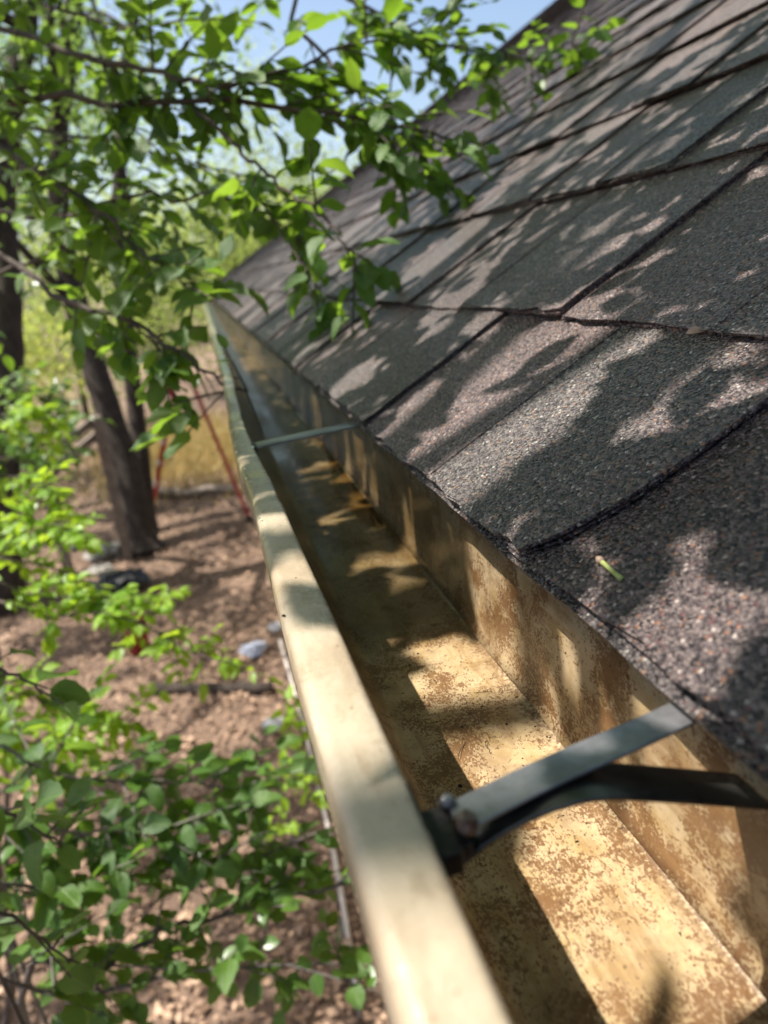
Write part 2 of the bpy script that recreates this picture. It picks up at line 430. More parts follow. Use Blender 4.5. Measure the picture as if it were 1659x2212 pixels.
T1 = .0026
def shingle_piece(y0, y1, s0, raised, first, near, skew=0.0, tone=None, s_len=None, cv0=0.0, cv1=0.0):
    """slab(s) with a worn edge; returns verts (roof coords turned to world) quads and tones"""
    ls = s_len or (EX + .03); slope = .0066 / EX
    U = rng.uniform
    layers = [(.0003, .0018, U(-.0004, .0026)), (.0029, .0044, U(-.0010, .0014))]
    if raised: layers.append((.0054, .0068, U(-.0010, .0014)))
    ny = 11 if near else 2; ns = 6 if near else 2
    Vs = []; Qs = []; Ts = []; n0 = 0
    b0 = .0006
    for (zb, zt, setb) in layers:
        yy = np.linspace(y0, y1, ny); ss = s0 + setb + np.linspace(0, 1, ns) ** 1.5 * ls
        if near:
            jb = rng.normal(0, .0010, ny); jb[0] += .0006 * raised; jb[-1] += .0006 * raised
            jy0 = rng.normal(0, .0007, ns) + .0016 * np.sin(np.linspace(0, 2.4, ns) + rng.uniform(0, 6)); jy1 = rng.normal(0, .0007, ns)
            lift = np.cumsum(rng.normal(0, .0004, ny)); lift -= lift.mean()
        else:
            jb = np.zeros(ny); jy0 = np.zeros(ns); jy1 = np.zeros(ns); lift = np.zeros(ny)
        S, Yg = np.meshgrid(ss, yy, indexing='ij')
        S = S + jb[None, :] * (1 - np.linspace(0, 1, ns))[:, None]
        Yg = Yg.copy(); Yg[:, 0] += jy0 + skew * (ss - s0); Yg[:, -1] += jy1
        cs = np.exp(-np.maximum(ss - s0, 0) / .022); wy_ = np.linspace(1, 0, ny)[None, :]
        Yg = Yg + (cv0 * cs)[:, None] * wy_ + (cv1 * cs)[:, None] * (1 - wy_)
        drop = slope * (S - s0)
        fall = np.exp(-(S - s0) / .03)
        Zt = b0 + zt - drop + lift[None, :] * fall
        Zt[0, :] -= .0004                                # softened butt
        top_ = zb == layers[-1][0]; fy_ = np.linspace(0, 1, ny)[None, :]; Zt = Zt - (.0020 if raised else .0012) * fy_ * top_
        Zb = b0 + zb - drop
        # top grid + lower rim
        vt = roof_pt(S, Yg, Zt); vb = roof_pt(S, Yg, Zb)
        n = ns * ny
        Vs += [vt, vb]
        idx = lambda i, j: n0 + i * ny + j
        for i in range(ns - 1):
            for j in range(ny - 1):
                Qs.append([idx(i, j), idx(i + 1, j), idx(i + 1, j + 1), idx(i, j + 1)])
        for j in range(ny - 1): Qs.append([idx(0, j), idx(0, j + 1), idx(0, j + 1) + n, idx(0, j) + n])
        for i in range(ns - 1):
            Qs.append([idx(i, 0), idx(i, 0) + n, idx(i + 1, 0) + n, idx(i + 1, 0)])
            Qs.append([idx(i, ny - 1), idx(i + 1, ny - 1), idx(i + 1, ny - 1) + n, idx(i, ny - 1) + n])
        f = (Yg - y0) / max(y1 - y0, 1e-6)
        tr = np.stack([np.clip(tone[0] + (f - .5) * tone[3], 0, 1), tone[1] + (f - .5) * tone[2], np.zeros(S.shape)], -1).reshape(-1, 3)
        Ts += [tr, tr]
        n0 += 2 * n
    return np.concatenate(Vs), np.array(Qs), np.concatenate(Ts)

joints = {0: [-.30, -.12, .045, .203, .336, .488, .695, .86], 1: [-.25, -.05, .12, .262, .400, .572, .715, .90],
          2: [-.3, -.1, .09, .22, .36, .497, .60, .735, .90], 3: [-.3, -.05, .15, .3, .42, .56, .665, .765, .93]}
pieces = []
k = 0
while True:
    s0 = -.002 if k == 0 else S1 + (k - 1) * EX
    if s0 > SMAX - .2: break
    J = list(joints.get(k, [-.9 + rng.uniform(0, .2)]))
    while J[0] > -1.2: J.insert(0, J[0] - rng.uniform(.10, .21))
    while J[-1] < YEND: J.append(J[-1] + rng.uniform(.09, .22))
    J[-1] = YEND
    par = {0: 0, 1: 1, 2: 0, 3: 1}.get(k, k % 2)
    off = sum(1 for j in J if j < .20)
    for i in range(len(J) - 1):
        raised = (i - off + par) % 2 == 0
        pieces.append((J[i], J[i + 1], s0, raised, k))
    k += 1
def seen(P, mg=0):
    x, y, d = project(P); return d > .02 and -mg < x < 1659 + mg and -mg < y < 2212 + mg, d
scored = []
for p in pieces:
    best = 0
    for fy in (0, .5, 1):
        for fs in (0, .5, 1):
            ok, d = seen(roof_pt(p[2] + fs * EX, p[0] + fy * (p[1] - p[0]), 0)[0], 60)
            if ok: best = max(best, 1 / d)
    scored.append(best)
order = np.argsort(-np.array(scored)); near_ids = set(order[:290].tolist())
farV, farQ, farT, fn = [], [], [], 0
for i, p in enumerate(pieces):
    y0, y1, s0, raised, k = p
    near = i in near_ids
    tone = (float(np.clip(rng.normal(.5 + (.28 if not raised else -.18), .22), 0, 1)), float(rng.uniform(.3, .8)), float(rng.uniform(-.5, .5)), float(rng.uniform(-1.1, 1.1)))
    V, Q, T = shingle_piece(y0 + .0007, y1 - .0007, s0 + (0 if k == 0 else rng.normal(0, .0012)), raised, k == 0, near,
                            skew=(rng.normal(0, .012) if near else 0), tone=tone, s_len=(S1 + .03 if k == 0 else None),
                            cv0=(.020 if k == 0 and abs(y0 - .203) < .004 else 0.0), cv1=(.020 if k == 0 and abs(y1 - .203) < .004 else 0.0))
    if near:
        part('shingle', mesh_fast('shingle', V, Q, T, False), MAT['shingle'], roof)
    else:
        farV.append(V); farQ.append(Q + fn); farT.append(T); fn += len(V)
o = part('far_shingles', mesh_fast('far_shingles', np.concatenate(farV), np.concatenate(farQ), np.concatenate(farT), False), MAT['shingle'], roof)
tag(o, kind='stuff')
# starter strip under the first course, its edge overhangs the gutter
mb = MB()
yy = np.linspace(-1.0, YEND, 400); e = rng.normal(0, .0005, 400)
a = roof_pt(-.004 + e, yy, np.full(400, -.0004)); b_ = roof_pt(np.full(400, .1), yy, np.full(400, -.0008)); c_ = roof_pt(-.004 + e, yy, np.full(400, -.0035))
d_ = roof_pt(np.full(400, .02), yy, np.full(400, -.0038))
mb.add(np.concatenate([a, b_, c_, d_]), [[j, j + 1, j + 401, j + 400] for j in range(399)] + [[j, j + 800, j + 801, j + 1] for j in range(399)] + [[j + 800, j + 1200, j + 1201, j + 801] for j in range(399)])
me = mb.mesh('starter_strip', tone=np.tile([.3, .15, 0], (1600, 1)))
part('starter_strip', me, MAT['shingle'], roof)

# ------------------------------------------------------------------ gutter
gut = thing('rain_gutter', 'cream painted metal rain gutter, rust stained inside, hung under the shingle edge', 'gutter', (.06, 0, HC - .2))
GY = np.array([-.6, .07, .115, .16, .225, .277, .335, .40, .46, .60, .65, .90, 1.75, 3.0, 5, 9.3])
GO = np.array([.0118, .0118, .0115, .0108, .0106, .0102, .0096, .0084, .0072, .0064, .0088, .0115, .0140, .018, .02, .02])
GI = np.array([.0258, .0258, .0261, .0250, .0236, .0232, .0227, .0216, .0194, .0178, .0186, .0235, .0275, .031, .033, .033])
gys = np.concatenate([np.arange(-.6, 1.3, .012), np.arange(1.3, 9.31, .1)])
lo = np.interp(gys, GY, GO) + .0006 * np.sin(gys * 23) * np.exp(-np.abs(gys - .6)) ; li = np.interp(gys, GY, GI) + .0004 * np.sin(gys * 31 + 1)
dip = -.0025 * np.exp(-((gys - .63) / .035) ** 2) - .0012 * np.sin(gys * 5.1) * (gys > .4) + .0004 * np.sin(gys * 40)
def sweep(fn):
    rows = [np.array(fn(i)) for i in range(len(gys))]
    n = len(rows[0]); V = []
    for i, r in enumerate(rows):
        V += [[x, gys[i], HC + z] for x, z in r]
    Q = [[i * n + j, i * n + j + 1, (i + 1) * n + j + 1, (i + 1) * n + j] for i in range(len(gys) - 1) for j in range(n - 1)]
    return np.array(V), np.array(Q)
def arc(cx, cz, r, a0, a1, n=5): return [(cx + r * math.cos(math.radians(a)), cz + r * math.sin(math.radians(a))) for a in np.linspace(a0, a1, n)]
def lip_prof(i):
    o_, n_ = lo[i], li[i]; d = dip[i]; zt = -.108 + d; w_ = n_ - o_
    stp = .0005 if gys[i] < .34 else 0.0            # the near length laps over the far one
    p = [(n_ - .004, -.1195 + d), (n_ - .0006, -.1185 + d), (n_ + stp, -.115 + d)]
    p += arc(n_ - .0018 + stp, zt - .0018 + stp, .0018, 0, 90, 5)
    p += [(o_ + w_ * .62, zt + stp + .0003), (o_ + w_ * .42, zt + stp)]
    p += arc(o_ + .0034 - stp, zt - .0034 + stp, .0034, 90, 180, 7)
    p += [(o_ - stp, -.118 + d), (o_ + .0004 - stp, -.128 + d)]
    p += arc(o_ + .0030, -.1285 + d, .0026, 180, 270, 4)
    p += [(o_ + .010, -.1325 + d)]
    return p
V, Q = sweep(lip_prof)
lip = part('front_lip', mesh_fast('front_lip', V, Q), MAT['lip'], gut)
tag(lip, 'rolled cream front lip of the gutter')
md = lip.modifiers.new('thickness', 'SOLIDIFY'); md.thickness = .0007; md.offset = -1
wav = .0004 * np.sin(gys * 17) + .0003 * np.sin(gys * 39 + 2)
def trough_prof(i):
    o_ = lo[i]; d = dip[i]; wv = wav[i]
    p = [(o_ + .0098, -.1327 + d), (o_ + .013, -.135 + d), (.028, -.145), (.0315, -.158), (.037, -.172), (.0435, -.185), (.0475, -.1915)]
    p += [(.0505, -.1945), (.054, -.1956 + wv), (.07, -.1960 + wv), (.09, -.1958 + wv), (.112, -.1955 + wv), (.1165, -.1945), (.1185, -.190), (.1190, -.15), (.1195, -.125)]
    return p
V, Q = sweep(trough_prof)
tr = part('trough', mesh_fast('trough', V, Q), MAT['trough'], gut)
md = tr.modifiers.new('thickness', 'SOLIDIFY'); md.thickness = .0007; md.offset = 1
def flash_prof(i):
    y = gys[i]; f = .0005 * math.sin(y * 21) + .0004 * math.sin(y * 57)
    return [(.1165 + f * .3, -.116), (.1172 + f * .5, -.14), (.1168 + f, -.17), (.1158 + f, -.187), (.1130 + f, -.1908 + .0006 * math.sin(y * 33))]
V, Q = sweep(flash_prof)
fl = part('back_flashing', mesh_fast('back_flashing', V, Q), MAT['flash'], gut)
md = fl.modifiers.new('thickness', 'SOLIDIFY'); md.thickness = .0006; md.offset = 0
mb = MB().add([[.0128, 9.31, HC - .1955], [.119, 9.31, HC - .1955], [.119, 9.31, HC - .11], [.0128, 9.31, HC - .11], [.0128, 9.312, HC - .1955], [.119, 9.312, HC - .1955], [.119, 9.312, HC - .11], [.0128, 9.312, HC - .11]],
            [[0, 1, 2, 3], [7, 6, 5, 4], [0, 4, 5, 1], [3, 2, 6, 7], [0, 3, 7, 4], [1, 5, 6, 2]])
part('end_cap', mb.mesh('end_cap'), MAT['lip'], gut)

# thin water lying in the far stretch of the gutter
yy = np.arange(.47, .80, .015); zw = HC - .1945
x0 = np.interp(yy, [.47, .53, .62, .79], [.114, .098, .092, .114]); x1 = np.full(len(yy), .1155)
V = np.concatenate([np.stack([x0, yy, np.full(len(yy), zw)], 1), np.stack([x1, yy, np.full(len(yy), zw)], 1)]); n = len(yy)
puddle = link('gutter_water', mesh_fast('gutter_water', V, np.array([[j, j + n, j + n + 1, j + 1] for j in range(n - 1)])), MAT['water'])
tag(puddle, 'thin film of rain water lying along the back corner of the gutter by the thin strap', 'water')

# ------------------------------------------------------------------ strap hangers
def ribbon(path, y0, y1, th, name, dy=0.0):
    """strip following (x, z) path, width along Y"""
    P = spline(np.array([[x, 0, z] for x, z in path]), 28); V = []
    T = np.gradient(P, axis=0); T /= np.linalg.norm(T, axis=1)[:, None]
    L = np.linspace(0, 1, len(P))
    for p, t, l in zip(P, T, L):
        nrm = np.array([-t[2], 0, t[0]]) * th / 2; sh = np.array([0, dy * l, HC])
        for yq, sgn in ((y0, 1), (y1, 1), (y1, -1), (y0, -1)):
            V.append(p + sh + np.array([0, yq, 0]) + sgn * nrm)
    Q = [[i * 4 + k, i * 4 + (k + 1) % 4, (i + 1) * 4 + (k + 1) % 4, (i + 1) * 4 + k] for i in range(len(P) - 1) for k in range(4)]
    Q += [[3, 2, 1, 0], [(len(P) - 1) * 4 + k for k in range(4)]]
    me = mesh_fast(name, np.array(V), np.array(Q), None, True)
    return me
def bevelled(o, w_=.0004):
    md = o.modifiers.new('bevel', 'BEVEL'); md.width = w_; md.segments = 2; md.limit_method = 'ANGLE'
    md.angle_limit = math.radians(40); return o
def screw_mesh(c, r, axis):
    mb = MB(); a = np.asarray(axis, float); a /= np.linalg.norm(a)
    c = np.asarray(c, float)
    mb.tube([c - a * .003, c, c + a * .0008, c + a * .0014, c + a * .0017], [r * .55, r * .95, r, r * .86, r * .3], 8)
    s = np.cross(a, [0.3, 1, 0]); s /= np.linalg.norm(s)
    mb.box(c + a * .0016, (r * 1.5, r * .28, .0005), np.array([s, np.cross(a, s), a]).T)
    return mb.mesh('screw', True)
hg = thing('gutter_hanger', 'grey metal strap hanger with a rusty screw and a bent lower brace coloured dark with its shade', 'hanger', (.07, .12, HC - .12))
bevelled(part('strap', ribbon([(.0345, -.1150), (.06, -.1152), (.09, -.1158), (.1160, -.1166)], .1123, .1216, .0011, 'strap', .0185), MAT['strap'], hg))
bevelled(part('brace', ribbon([(.0290, -.1285), (.036, -.1252), (.043, -.1215), (.051, -.1190), (.060, -.1178), (.071, -.1190), (.091, -.1262), (.1165, -.1362)], .1145, .1275, .0015, 'brace', 0.0), MAT['brace'], hg), .0005)
mb = MB().box((.0300, .1165, HC - .1200), (.0075, .0130, .0080), None, .0006)
mb.box((.0262, .1165, HC - .1150), (.0016, .0150, .0140)).box((.0345, .1185, HC - .1210), (.006, .011, .0035), None, .0004)
bevelled(part('clip', mb.mesh('clip'), MAT['dark'], hg), .0006)
part('screw', screw_mesh((.0362, .1137, HC - .1137), .0028, (.30, -.70, .60)), MAT['rust'], hg)
part('screw', screw_mesh((.0345, .1212, HC - .1140), .0019, (.30, -.70, .70)), MAT['strap'], hg)
h2 = thing('gutter_hanger', 'thin grey strap hanger spanning the wet far stretch of gutter', 'hanger', (.07, .51, HC - .12))
bevelled(part('strap', ribbon([(.0215, -.1150), (.06, -.1144), (.112, -.1134)], .500, .5165, .0016, 'strap', .018), MAT['strap'], h2))
mb = MB().box((.0205, .508, HC - .118), (.004, .018, .009)); part('clip', mb.mesh('clip'), MAT['dark'], h2)
# ------------------------------------------------------------------ leaves
def leaf_template(n, width, fold, droop, serr=0.0, stalk=.18, roundness=1.0):
    t = np.linspace(0, 1, n + 1)
    hw = width * (np.sin(np.pi * t ** .82) ** (.85 * roundness)) * (1 - .12 * t); hw[0] = .004; hw[-1] = .002
    if serr: hw[1:-1] *= 1 + serr * np.where(np.arange(1, n) % 2 == 0, 1, -1)
    z = -droop * t ** 2
    Vc = np.stack([t, 0 * t, z], 1); Vl = np.stack([t, hw, z + fold * hw], 1); Vr = np.stack([t, -hw, z + fold * hw], 1)
    V = np.concatenate([Vc, Vl, Vr]); m = n + 1
    Q = [[i, i + 1, m + i + 1, m + i] for i in range(n)] + [[i + 1, i, 2 * m + i, 2 * m + i + 1] for i in range(n)]
    if stalk:
        b = len(V); V = np.vstack([V, [[-stalk, .008, .03], [-stalk, -.008, .03], [.02, .012, 0], [.02, -.012, 0]]]); Q.append([b, b + 2, b + 3, b + 1])
    return V, np.array(Q)
TPL = leaf_template(4, .30, .25, .12, 0, .0)
TPL_R = leaf_template(4, .36, .18, .10, 0, .0, .75)
TPL_S = leaf_template(2, .32, .3, .1, 0, .0)
def frames(D, Nn):
    D = D / (np.linalg.norm(D, axis=1)[:, None] + 1e-9)
    Sd = np.cross(Nn, D); Sd /= np.linalg.norm(Sd, axis=1)[:, None] + 1e-9
    Nn = np.cross(D, Sd); return np.stack([D, Sd, Nn], 2)
def scatter(tpl, P, F, s, tone):
    V0, Q0 = tpl; n = len(V0); P = np.asarray(P)
    V = np.einsum('kij,nj->kni', F, V0) * np.asarray(s)[:, None, None] + P[:, None, :]
    Q = Q0[None] + (np.arange(len(P)) * n)[:, None, None]
    T = np.stack([np.repeat(tone, n), np.tile(V0[:, 0], len(P)), np.tile(np.abs(V0[:, 1]), len(P))], 1)
    return V.reshape(-1, 3), Q.reshape(-1, Q0.shape[1]), T
def foliage(name, P, D, Nn, s, mat, parent, tpl=TPL):
    V, Q, T = scatter(tpl, P, frames(D, Nn), s, rng.random(len(P)))
    o = part(name, mesh_fast(name, V, Q, T), mat, parent); tag(o, kind='stuff'); return o
def rand_dirs(n, up=0.0):
    D = rng.normal(size=(n, 3)); D[:, 2] += up; return D / np.linalg.norm(D, axis=1)[:, None]
LEAF_ME = {}
def leaf_meshes(key, mat, width, rnd):
    if key not in LEAF_ME:
        L = []
        for i in range(6):
            V, Q = leaf_template(8, width * rng.uniform(.88, 1.12), rng.uniform(.0, .6), rng.uniform(-.12, .5), .05, .16, rnd)
            V = V.copy(); V0y = V[:, 1].copy(); V[:, 2] += .05 * np.sin(V[:, 0] * 7 + i) * np.sign(V[:, 1]) * (np.abs(V[:, 1]) > .01)
            V[:, 1] += .06 * np.sin(V[:, 0] * 2.5 + i) * (i % 3 - 1)
            tn = np.stack([np.zeros(len(V)), V[:, 0], np.abs(V0y)], 1); me = mesh_fast('leaf', V, Q, tn); me.materials.append(mat); L.append(me)
        LEAF_ME[key] = L
    return LEAF_ME[key]

class Plant:
    """a thing with branches; leaves collected, the largest in view become parts, the rest one mass"""
    def __init__(self, root, key, mat, width, rnd, tpl, twigmat): self.root = root; self.key = key; self.mat = mat; self.width = width; self.rnd = rnd; self.tpl = tpl; self.twigmat = twigmat; self.L = []; self.tw = MB(); self.first = None
    def branch(self, P, r0, r1, n=24, name='branch', mat=None):
        P = spline(P, n); P[1:-1] += rng.normal(0, r0 * .6, (n - 2, 3))
        mb = MB().tube(P, np.linspace(r0, r1, n), 7); o = part(name, mb.mesh(name, True), mat or self.twigmat, self.root)
        if self.first is None: self.first = o
        return P, o
    def leaf(self, p, d, nrm, s, br):
        x, y, dep = project(p + d * s * .5)          # keep the far gutter clear, as the photo shows it
        if 425 < x < 660 and 655 < y < 1000 and dep < 2 and rng.random() > .06: return
        self.L.append((p, d, nrm, s, br))
    def leafy(self, P, br, ntw, tl, nleaf, size, down=.25, frm=.15, spread=.9, tipleaf=True):
        m = len(P)
        for k in range(ntw):
            f = frm + (1 - frm) * (k + rng.random()) / ntw; i = min(int(f * (m - 1)), m - 2)
            p0 = P[i] + (P[i + 1] - P[i]) * rng.random(); t = P[i + 1] - P[i]; t /= np.linalg.norm(t) + 1e-9
            d = t * .7 + rng.normal(0, spread, 3); d[2] -= down * .6; d /= np.linalg.norm(d)
            L = tl * rng.uniform(.5, 1.3); n = 5
            tp = [p0 + d * L * q + np.array([0, 0, -down * .35 * L * q * q]) for q in np.linspace(0, 1, n)]
            self.tw.tube(tp, np.linspace(.0011, .0005, n) * (1 + 6 * L), 4, False)
            nl = max(2, int(nleaf * rng.uniform(.7, 1.3)))
            side = np.cross(d, [0, 0, 1]); side /= np.linalg.norm(side) + 1e-9
            for q in range(nl):
                fq = (q + .6) / nl; j = min(int(fq * (n - 1)), n - 2); p = tp[j] + (tp[j + 1] - tp[j]) * (fq * (n - 1) - j)
                sg = 1 if q % 2 else -1
                ld = d * .55 + side * sg * .85 + rng.normal(0, .28, 3); ld[2] -= down * rng.uniform(.2, 1.6)
                if q == nl - 1: ld = d + rng.normal(0, .2, 3); ld[2] -= down
                nn = np.array([0, 0, 1.]) + rng.normal(0, .42, 3)
                self.leaf(p, ld / np.linalg.norm(ld), nn, size * rng.uniform(.6, 1.2), br)
    def finish(self, nmax):
        sco = []
        for (p, d, nn, s, br) in self.L:
            ok, dep = seen(p, 30); sco.append(s / dep if ok else 0)
        od = np.argsort(-np.array(sco)); big = [i for i in od[:nmax] if sco[i] > 0]; rest = [i for i in od if i not in set(big)]
        MS = leaf_meshes(self.key, self.mat, self.width, self.rnd)
        for i in big:
            p, d, nn, s, br = self.L[i]
            F = frames(d[None], nn[None])[0]
            o = bpy.data.objects.new('leaf', MS[rng.integers(len(MS))]); col.objects.link(o); o.parent = br
            Mx = Matrix([[F[a][b] * s for b in range(3)] + [0] for a in range(3)] + [[0, 0, 0, 1]])
            Mx.translation = Vector(p + F[:, 0] * s * .14) - parent_world(br) ; o.matrix_local = Mx
        if rest:
            foliage('foliage', np.array([self.L[i][0] for i in rest]), np.array([self.L[i][1] for i in rest]), np.array([self.L[i][2] for i in rest]),
                    np.array([self.L[i][3] for i in rest]), self.mat, self.root, self.tpl)
        if self.tw.n: part('twigs', self.tw.mesh('twigs', True), self.twigmat, self.root)['kind'] = 'stuff'

def px_path(L): return np.array([pt(*p) for p in L])

# ---- the tree whose branches hang over the gutter
TB = np.array([-2.3, .9, 0])
ov = thing('overhanging_tree', 'leafy tree whose drooping branches hang over the gutter and roof edge', 'tree', TB)
pl = Plant(ov, 'ov', MAT['leaf'], .30, .9, TPL, MAT['twig'])
pl.branch([TB + [0, 0, -.1], TB + [.05, .02, 1.5], TB + [-.05, .1, 3], TB + [.1, .15, 4.6], TB + [.2, .2, 6.2]], .17, .07, 16, 'trunk', MAT['bark'])
BR = [
    ([(-250, 170, 1.15), (-80, 195, 1.05), (0, 205, 1.0), (280, 222, .95), (640, 238, .93), (830, 262, .95), (960, 300, 1.0)], .0055, .0018, 26, .11, 7, 0.042, .30),
    ([(420, 232, .94), (520, 325, .88), (620, 410, .84), (720, 490, .80), (775, 590, .78)], .0030, .0012, 8, .085, 7, 0.042, .30),
    ([(-200, 300, 1.0), (60, 370, .95), (200, 450, .92), (330, 560, .88), (430, 640, .85)], .0042, .0012, 25, .10, 7, 0.042, .30),
    ([(-200, 520, .95), (120, 640, .90), (290, 700, .86), (400, 770, .83), (480, 825, .82), (530, 845, .82)], .0036, .0012, 15, .07, 6, 0.040, .30),
    ([(-250, 40, 1.1), (150, 110, 1.0), (330, 150, .95), (480, 180, .92), (640, 140, .95), (800, 90, 1.0), (960, 100, 1.05)], .0042, .0012, 37, .11, 7, 0.042, .30),
    ([(520, -140, 1.5), (760, 0, 1.4), (900, 70, 1.35), (1000, 110, 1.33), (1150, 125, 1.3), (1260, 95, 1.3)], .0045, .0012, 33, .12, 8, 0.042, .40),
    ([(480, -120, 1.2), (640, 60, 1.1), (760, 180, 1.05), (860, 270, 1.0), (930, 360, .98)], .0038, .0012, 9, .10, 7, 0.042, .30),
    ([(-150, 470, 1.25), (100, 470, 1.2), (260, 430, 1.15), (420, 420, 1.1), (560, 450, 1.08), (680, 540, 1.05)], .0040, .0012, 21, .10, 7, 0.042, .30),
    ([(290, 702, .86), (345, 760, .85), (378, 850, .84), (392, 930, .84)], .0018, .0009, 6, .04, 5, 0.040, .10),
    ([(560, 430, .95), (620, 520, .93), (680, 610, .92), (700, 650, .92)], .0018, .0009, 4, .06, 6, 0.038, .10),
    ([(700, 250, .95), (800, 310, .97), (880, 360, .98), (960, 400, 1.0)], .0022, .0009, 6, .09, 6, 0.040, .10),
    ([(-100, -60, 1.4), (120, 20, 1.3), (300, 60, 1.25), (420, 40, 1.2)], .0045, .0012, 29, .11, 7, 0.040, .20),
    ([(-250, 300, 1.5), (0, 270, 1.45), (200, 300, 1.4), (380, 340, 1.4), (520, 380, 1.4)], .0045, .0012, 22, .12, 7, .042, .20),
    ([(-250, 640, 1.3), (-40, 600, 1.25), (100, 560, 1.2), (230, 560, 1.2), (330, 600, 1.2)], .0040, .0012, 15, .11, 7, .042, .20),
]
for P, r0, r1, ntw, tl, nl, sz, frm in BR:
    Pw = px_path(P)
    if P[0][0] < 0 or P[0][1] < 0:
        st = TB + np.array([.03, .08, min(max(Pw[0][2] - .35, 2.2), 4.4)]); mid = st * .45 + Pw[0] * .55 + np.array([0, 0, .12])
        Pw = np.vstack([st, mid, Pw]); r0 = r0 * 1.5; frm = max(frm, .38)
    PP, o = pl.branch(Pw, r0, r1, 34)
    pl.leafy(PP, o, ntw, tl, nl, sz, .30, frm)

# overhead limbs of the same tree: their leaves shade the roof, with open gaps where the sun reaches it
def shade_xy(P):
    P = np.atleast_2d(P); t = (P[:, 2] - (HC - .11)) / -SUNV[2]; return P[:, :2] + SUNV[None, :2] * t[:, None]
GAPS = []                                       # (x', y', rx, ry) in the plane of the gutter lip
def gap_pt(P, rx, ry): q = shade_xy(P)[0]; GAPS.append((q[0], q[1], rx, ry))
def gap_roof(s, y, rs, ry): gap_pt(roof_pt(s, y, 0)[0], rs * (US[0] + US[2] * SUNV[0] / -SUNV[2] * 1.0), ry)
for y, rx, ry in ((.085, .046, .030), (.165, .048, .034), (.24, .042, .03), (.31, .03, .025)):
    gap_pt(np.array([.045, y, HC - .11]), rx, ry)
gap_roof(.055, .345, .075, .050); gap_roof(.03, .30, .04, .03); gap_roof(.075, .452, .07, .016); gap_roof(.19, .475, .06, .022); gap_roof(.11, .40, .03, .02)
gap_roof(.05, .86, .09, .05); gap_roof(.02, .62, .03, .03); gap_roof(.16, .62, .06, .02); gap_roof(.40, 1.03, .07, .06); gap_roof(.30, .90, .05, .04); gap_roof(.015, .17, .012, .012)
gap_roof(.10, .235, .035, .02)
for _ in range(150):
    gap_roof(rng.uniform(0, 3.0), rng.uniform(.75, 6.5), rng.uniform(.03, .12), rng.uniform(.03, .12))
for _ in range(30):
    gap_roof(rng.uniform(.2, 1.2), rng.uniform(.55, 1.6), rng.uniform(.02, .05), rng.uniform(.015, .04))
for y, ry in ((.062, .012), (.088, .010), (.118, .012), (.150, .012), (.205, .014)): gap_pt(np.array([.016, y, HC - .11]), .018, ry)
gap_roof(.035, .135, .02, .012)
GAPS = np.array(GAPS)
n = 26000
q = np.stack([rng.uniform(-.5, 3.0, n), rng.uniform(-.5, 7.0, n)], 1)
q = q[(q[:, 0] < 1.6) | (rng.random(len(q)) < .6)]
q = np.vstack([q, np.stack([rng.uniform(-.15, .95, 5500), rng.uniform(-.1, 1.6, 5500)], 1), np.stack([rng.uniform(.13, .40, 700), rng.uniform(.0, .25, 700)], 1)])
q = q[(q[:, 0] > -.03) | (q[:, 1] < .30) | (rng.random(len(q)) < .3)]
t = np.maximum(.62, .62 * q[:, 1] + .32) + rng.random(len(q)) ** 1.5 * np.maximum(.4, .3 * q[:, 1])
Pq = np.stack([q[:, 0], q[:, 1], np.full(len(q), HC - .11)], 1) - SUNV[None] * t[:, None]
sz = rng.uniform(.028, .052, len(q)) * (1 + .12 * np.clip(q[:, 1] - 1.0, 0, 6))
D = rand_dirs(len(q)); D[:, 2] = D[:, 2] * .5 - .15; Nn = rng.normal(0, .45, (len(q), 3)); Nn[:, 2] += 1
ctr = Pq + D / np.linalg.norm(D, axis=1)[:, None] * (sz * .5)[:, None]
qc = shade_xy(ctr)
dd = np.min(np.sqrt(((qc[:, None, 0] - GAPS[None, :, 0]) / (GAPS[None, :, 2] + .010)) ** 2 + ((qc[:, None, 1] - GAPS[None, :, 1]) / (GAPS[None, :, 3] + .010)) ** 2), axis=1)
keep = (dd > 1) | (rng.random(len(q)) < np.where(q[:, 0] < .10, .03, np.where(q[:, 1] < .7, .085, .03)))
inview = np.array([seen(p, 40)[0] for p in Pq]); keep &= ~inview
foliage('canopy', Pq[keep], D[keep], Nn[keep], sz[keep], MAT['leaf'], ov, TPL)
for k in range(12):
    a = TB + np.array([.12, .15, rng.uniform(4.2, 5.6)]); e_ = np.array([rng.uniform(-.3, 1.4), rng.uniform(.2, 3.2), 0]); e_[2] = HC + 1.0 + .62 * e_[1] + rng.uniform(0, .3)
    pl.branch([a, a * .6 + e_ * .4 + np.array([0, 0, .35]), a * .25 + e_ * .75 + np.array([0, 0, .12]), e_], .022, .004, 18)
pl.finish(295)

# ---- shrubs below the gutter
def shrub(name, label, base, key, mat, width, rnd, tpl, BR, twigmat, nmax, stem=None):
    base = np.array(base, float); base[2] = 0
    r = thing(name, label, 'shrub', base)
    p = Plant(r, key, mat, width, rnd, tpl, twigmat)
    top = np.mean([px_path(b[0])[0] for b in BR], axis=0)
    k0 = base * .5 + top * .5; k0[2] = top[2] * .45
    p.branch([base + [0, 0, -.05], base * .8 + k0 * .2 + [0, 0, .1], k0, k0 * .4 + top * .6], .022, .010, 14, 'stem', stem or twigmat)
    for P, r0, r1, ntw, tl, nl, sz, frm in BR:
        Pw = px_path(P); Pw = np.vstack([k0, k0 * .4 + Pw[0] * .6 + rng.normal(0, .03, 3), Pw])
        PP, o = p.branch(Pw, r0, r1, 26)
        p.leafy(PP, o, ntw, tl, nl, sz, .2, frm)
    p.finish(nmax)
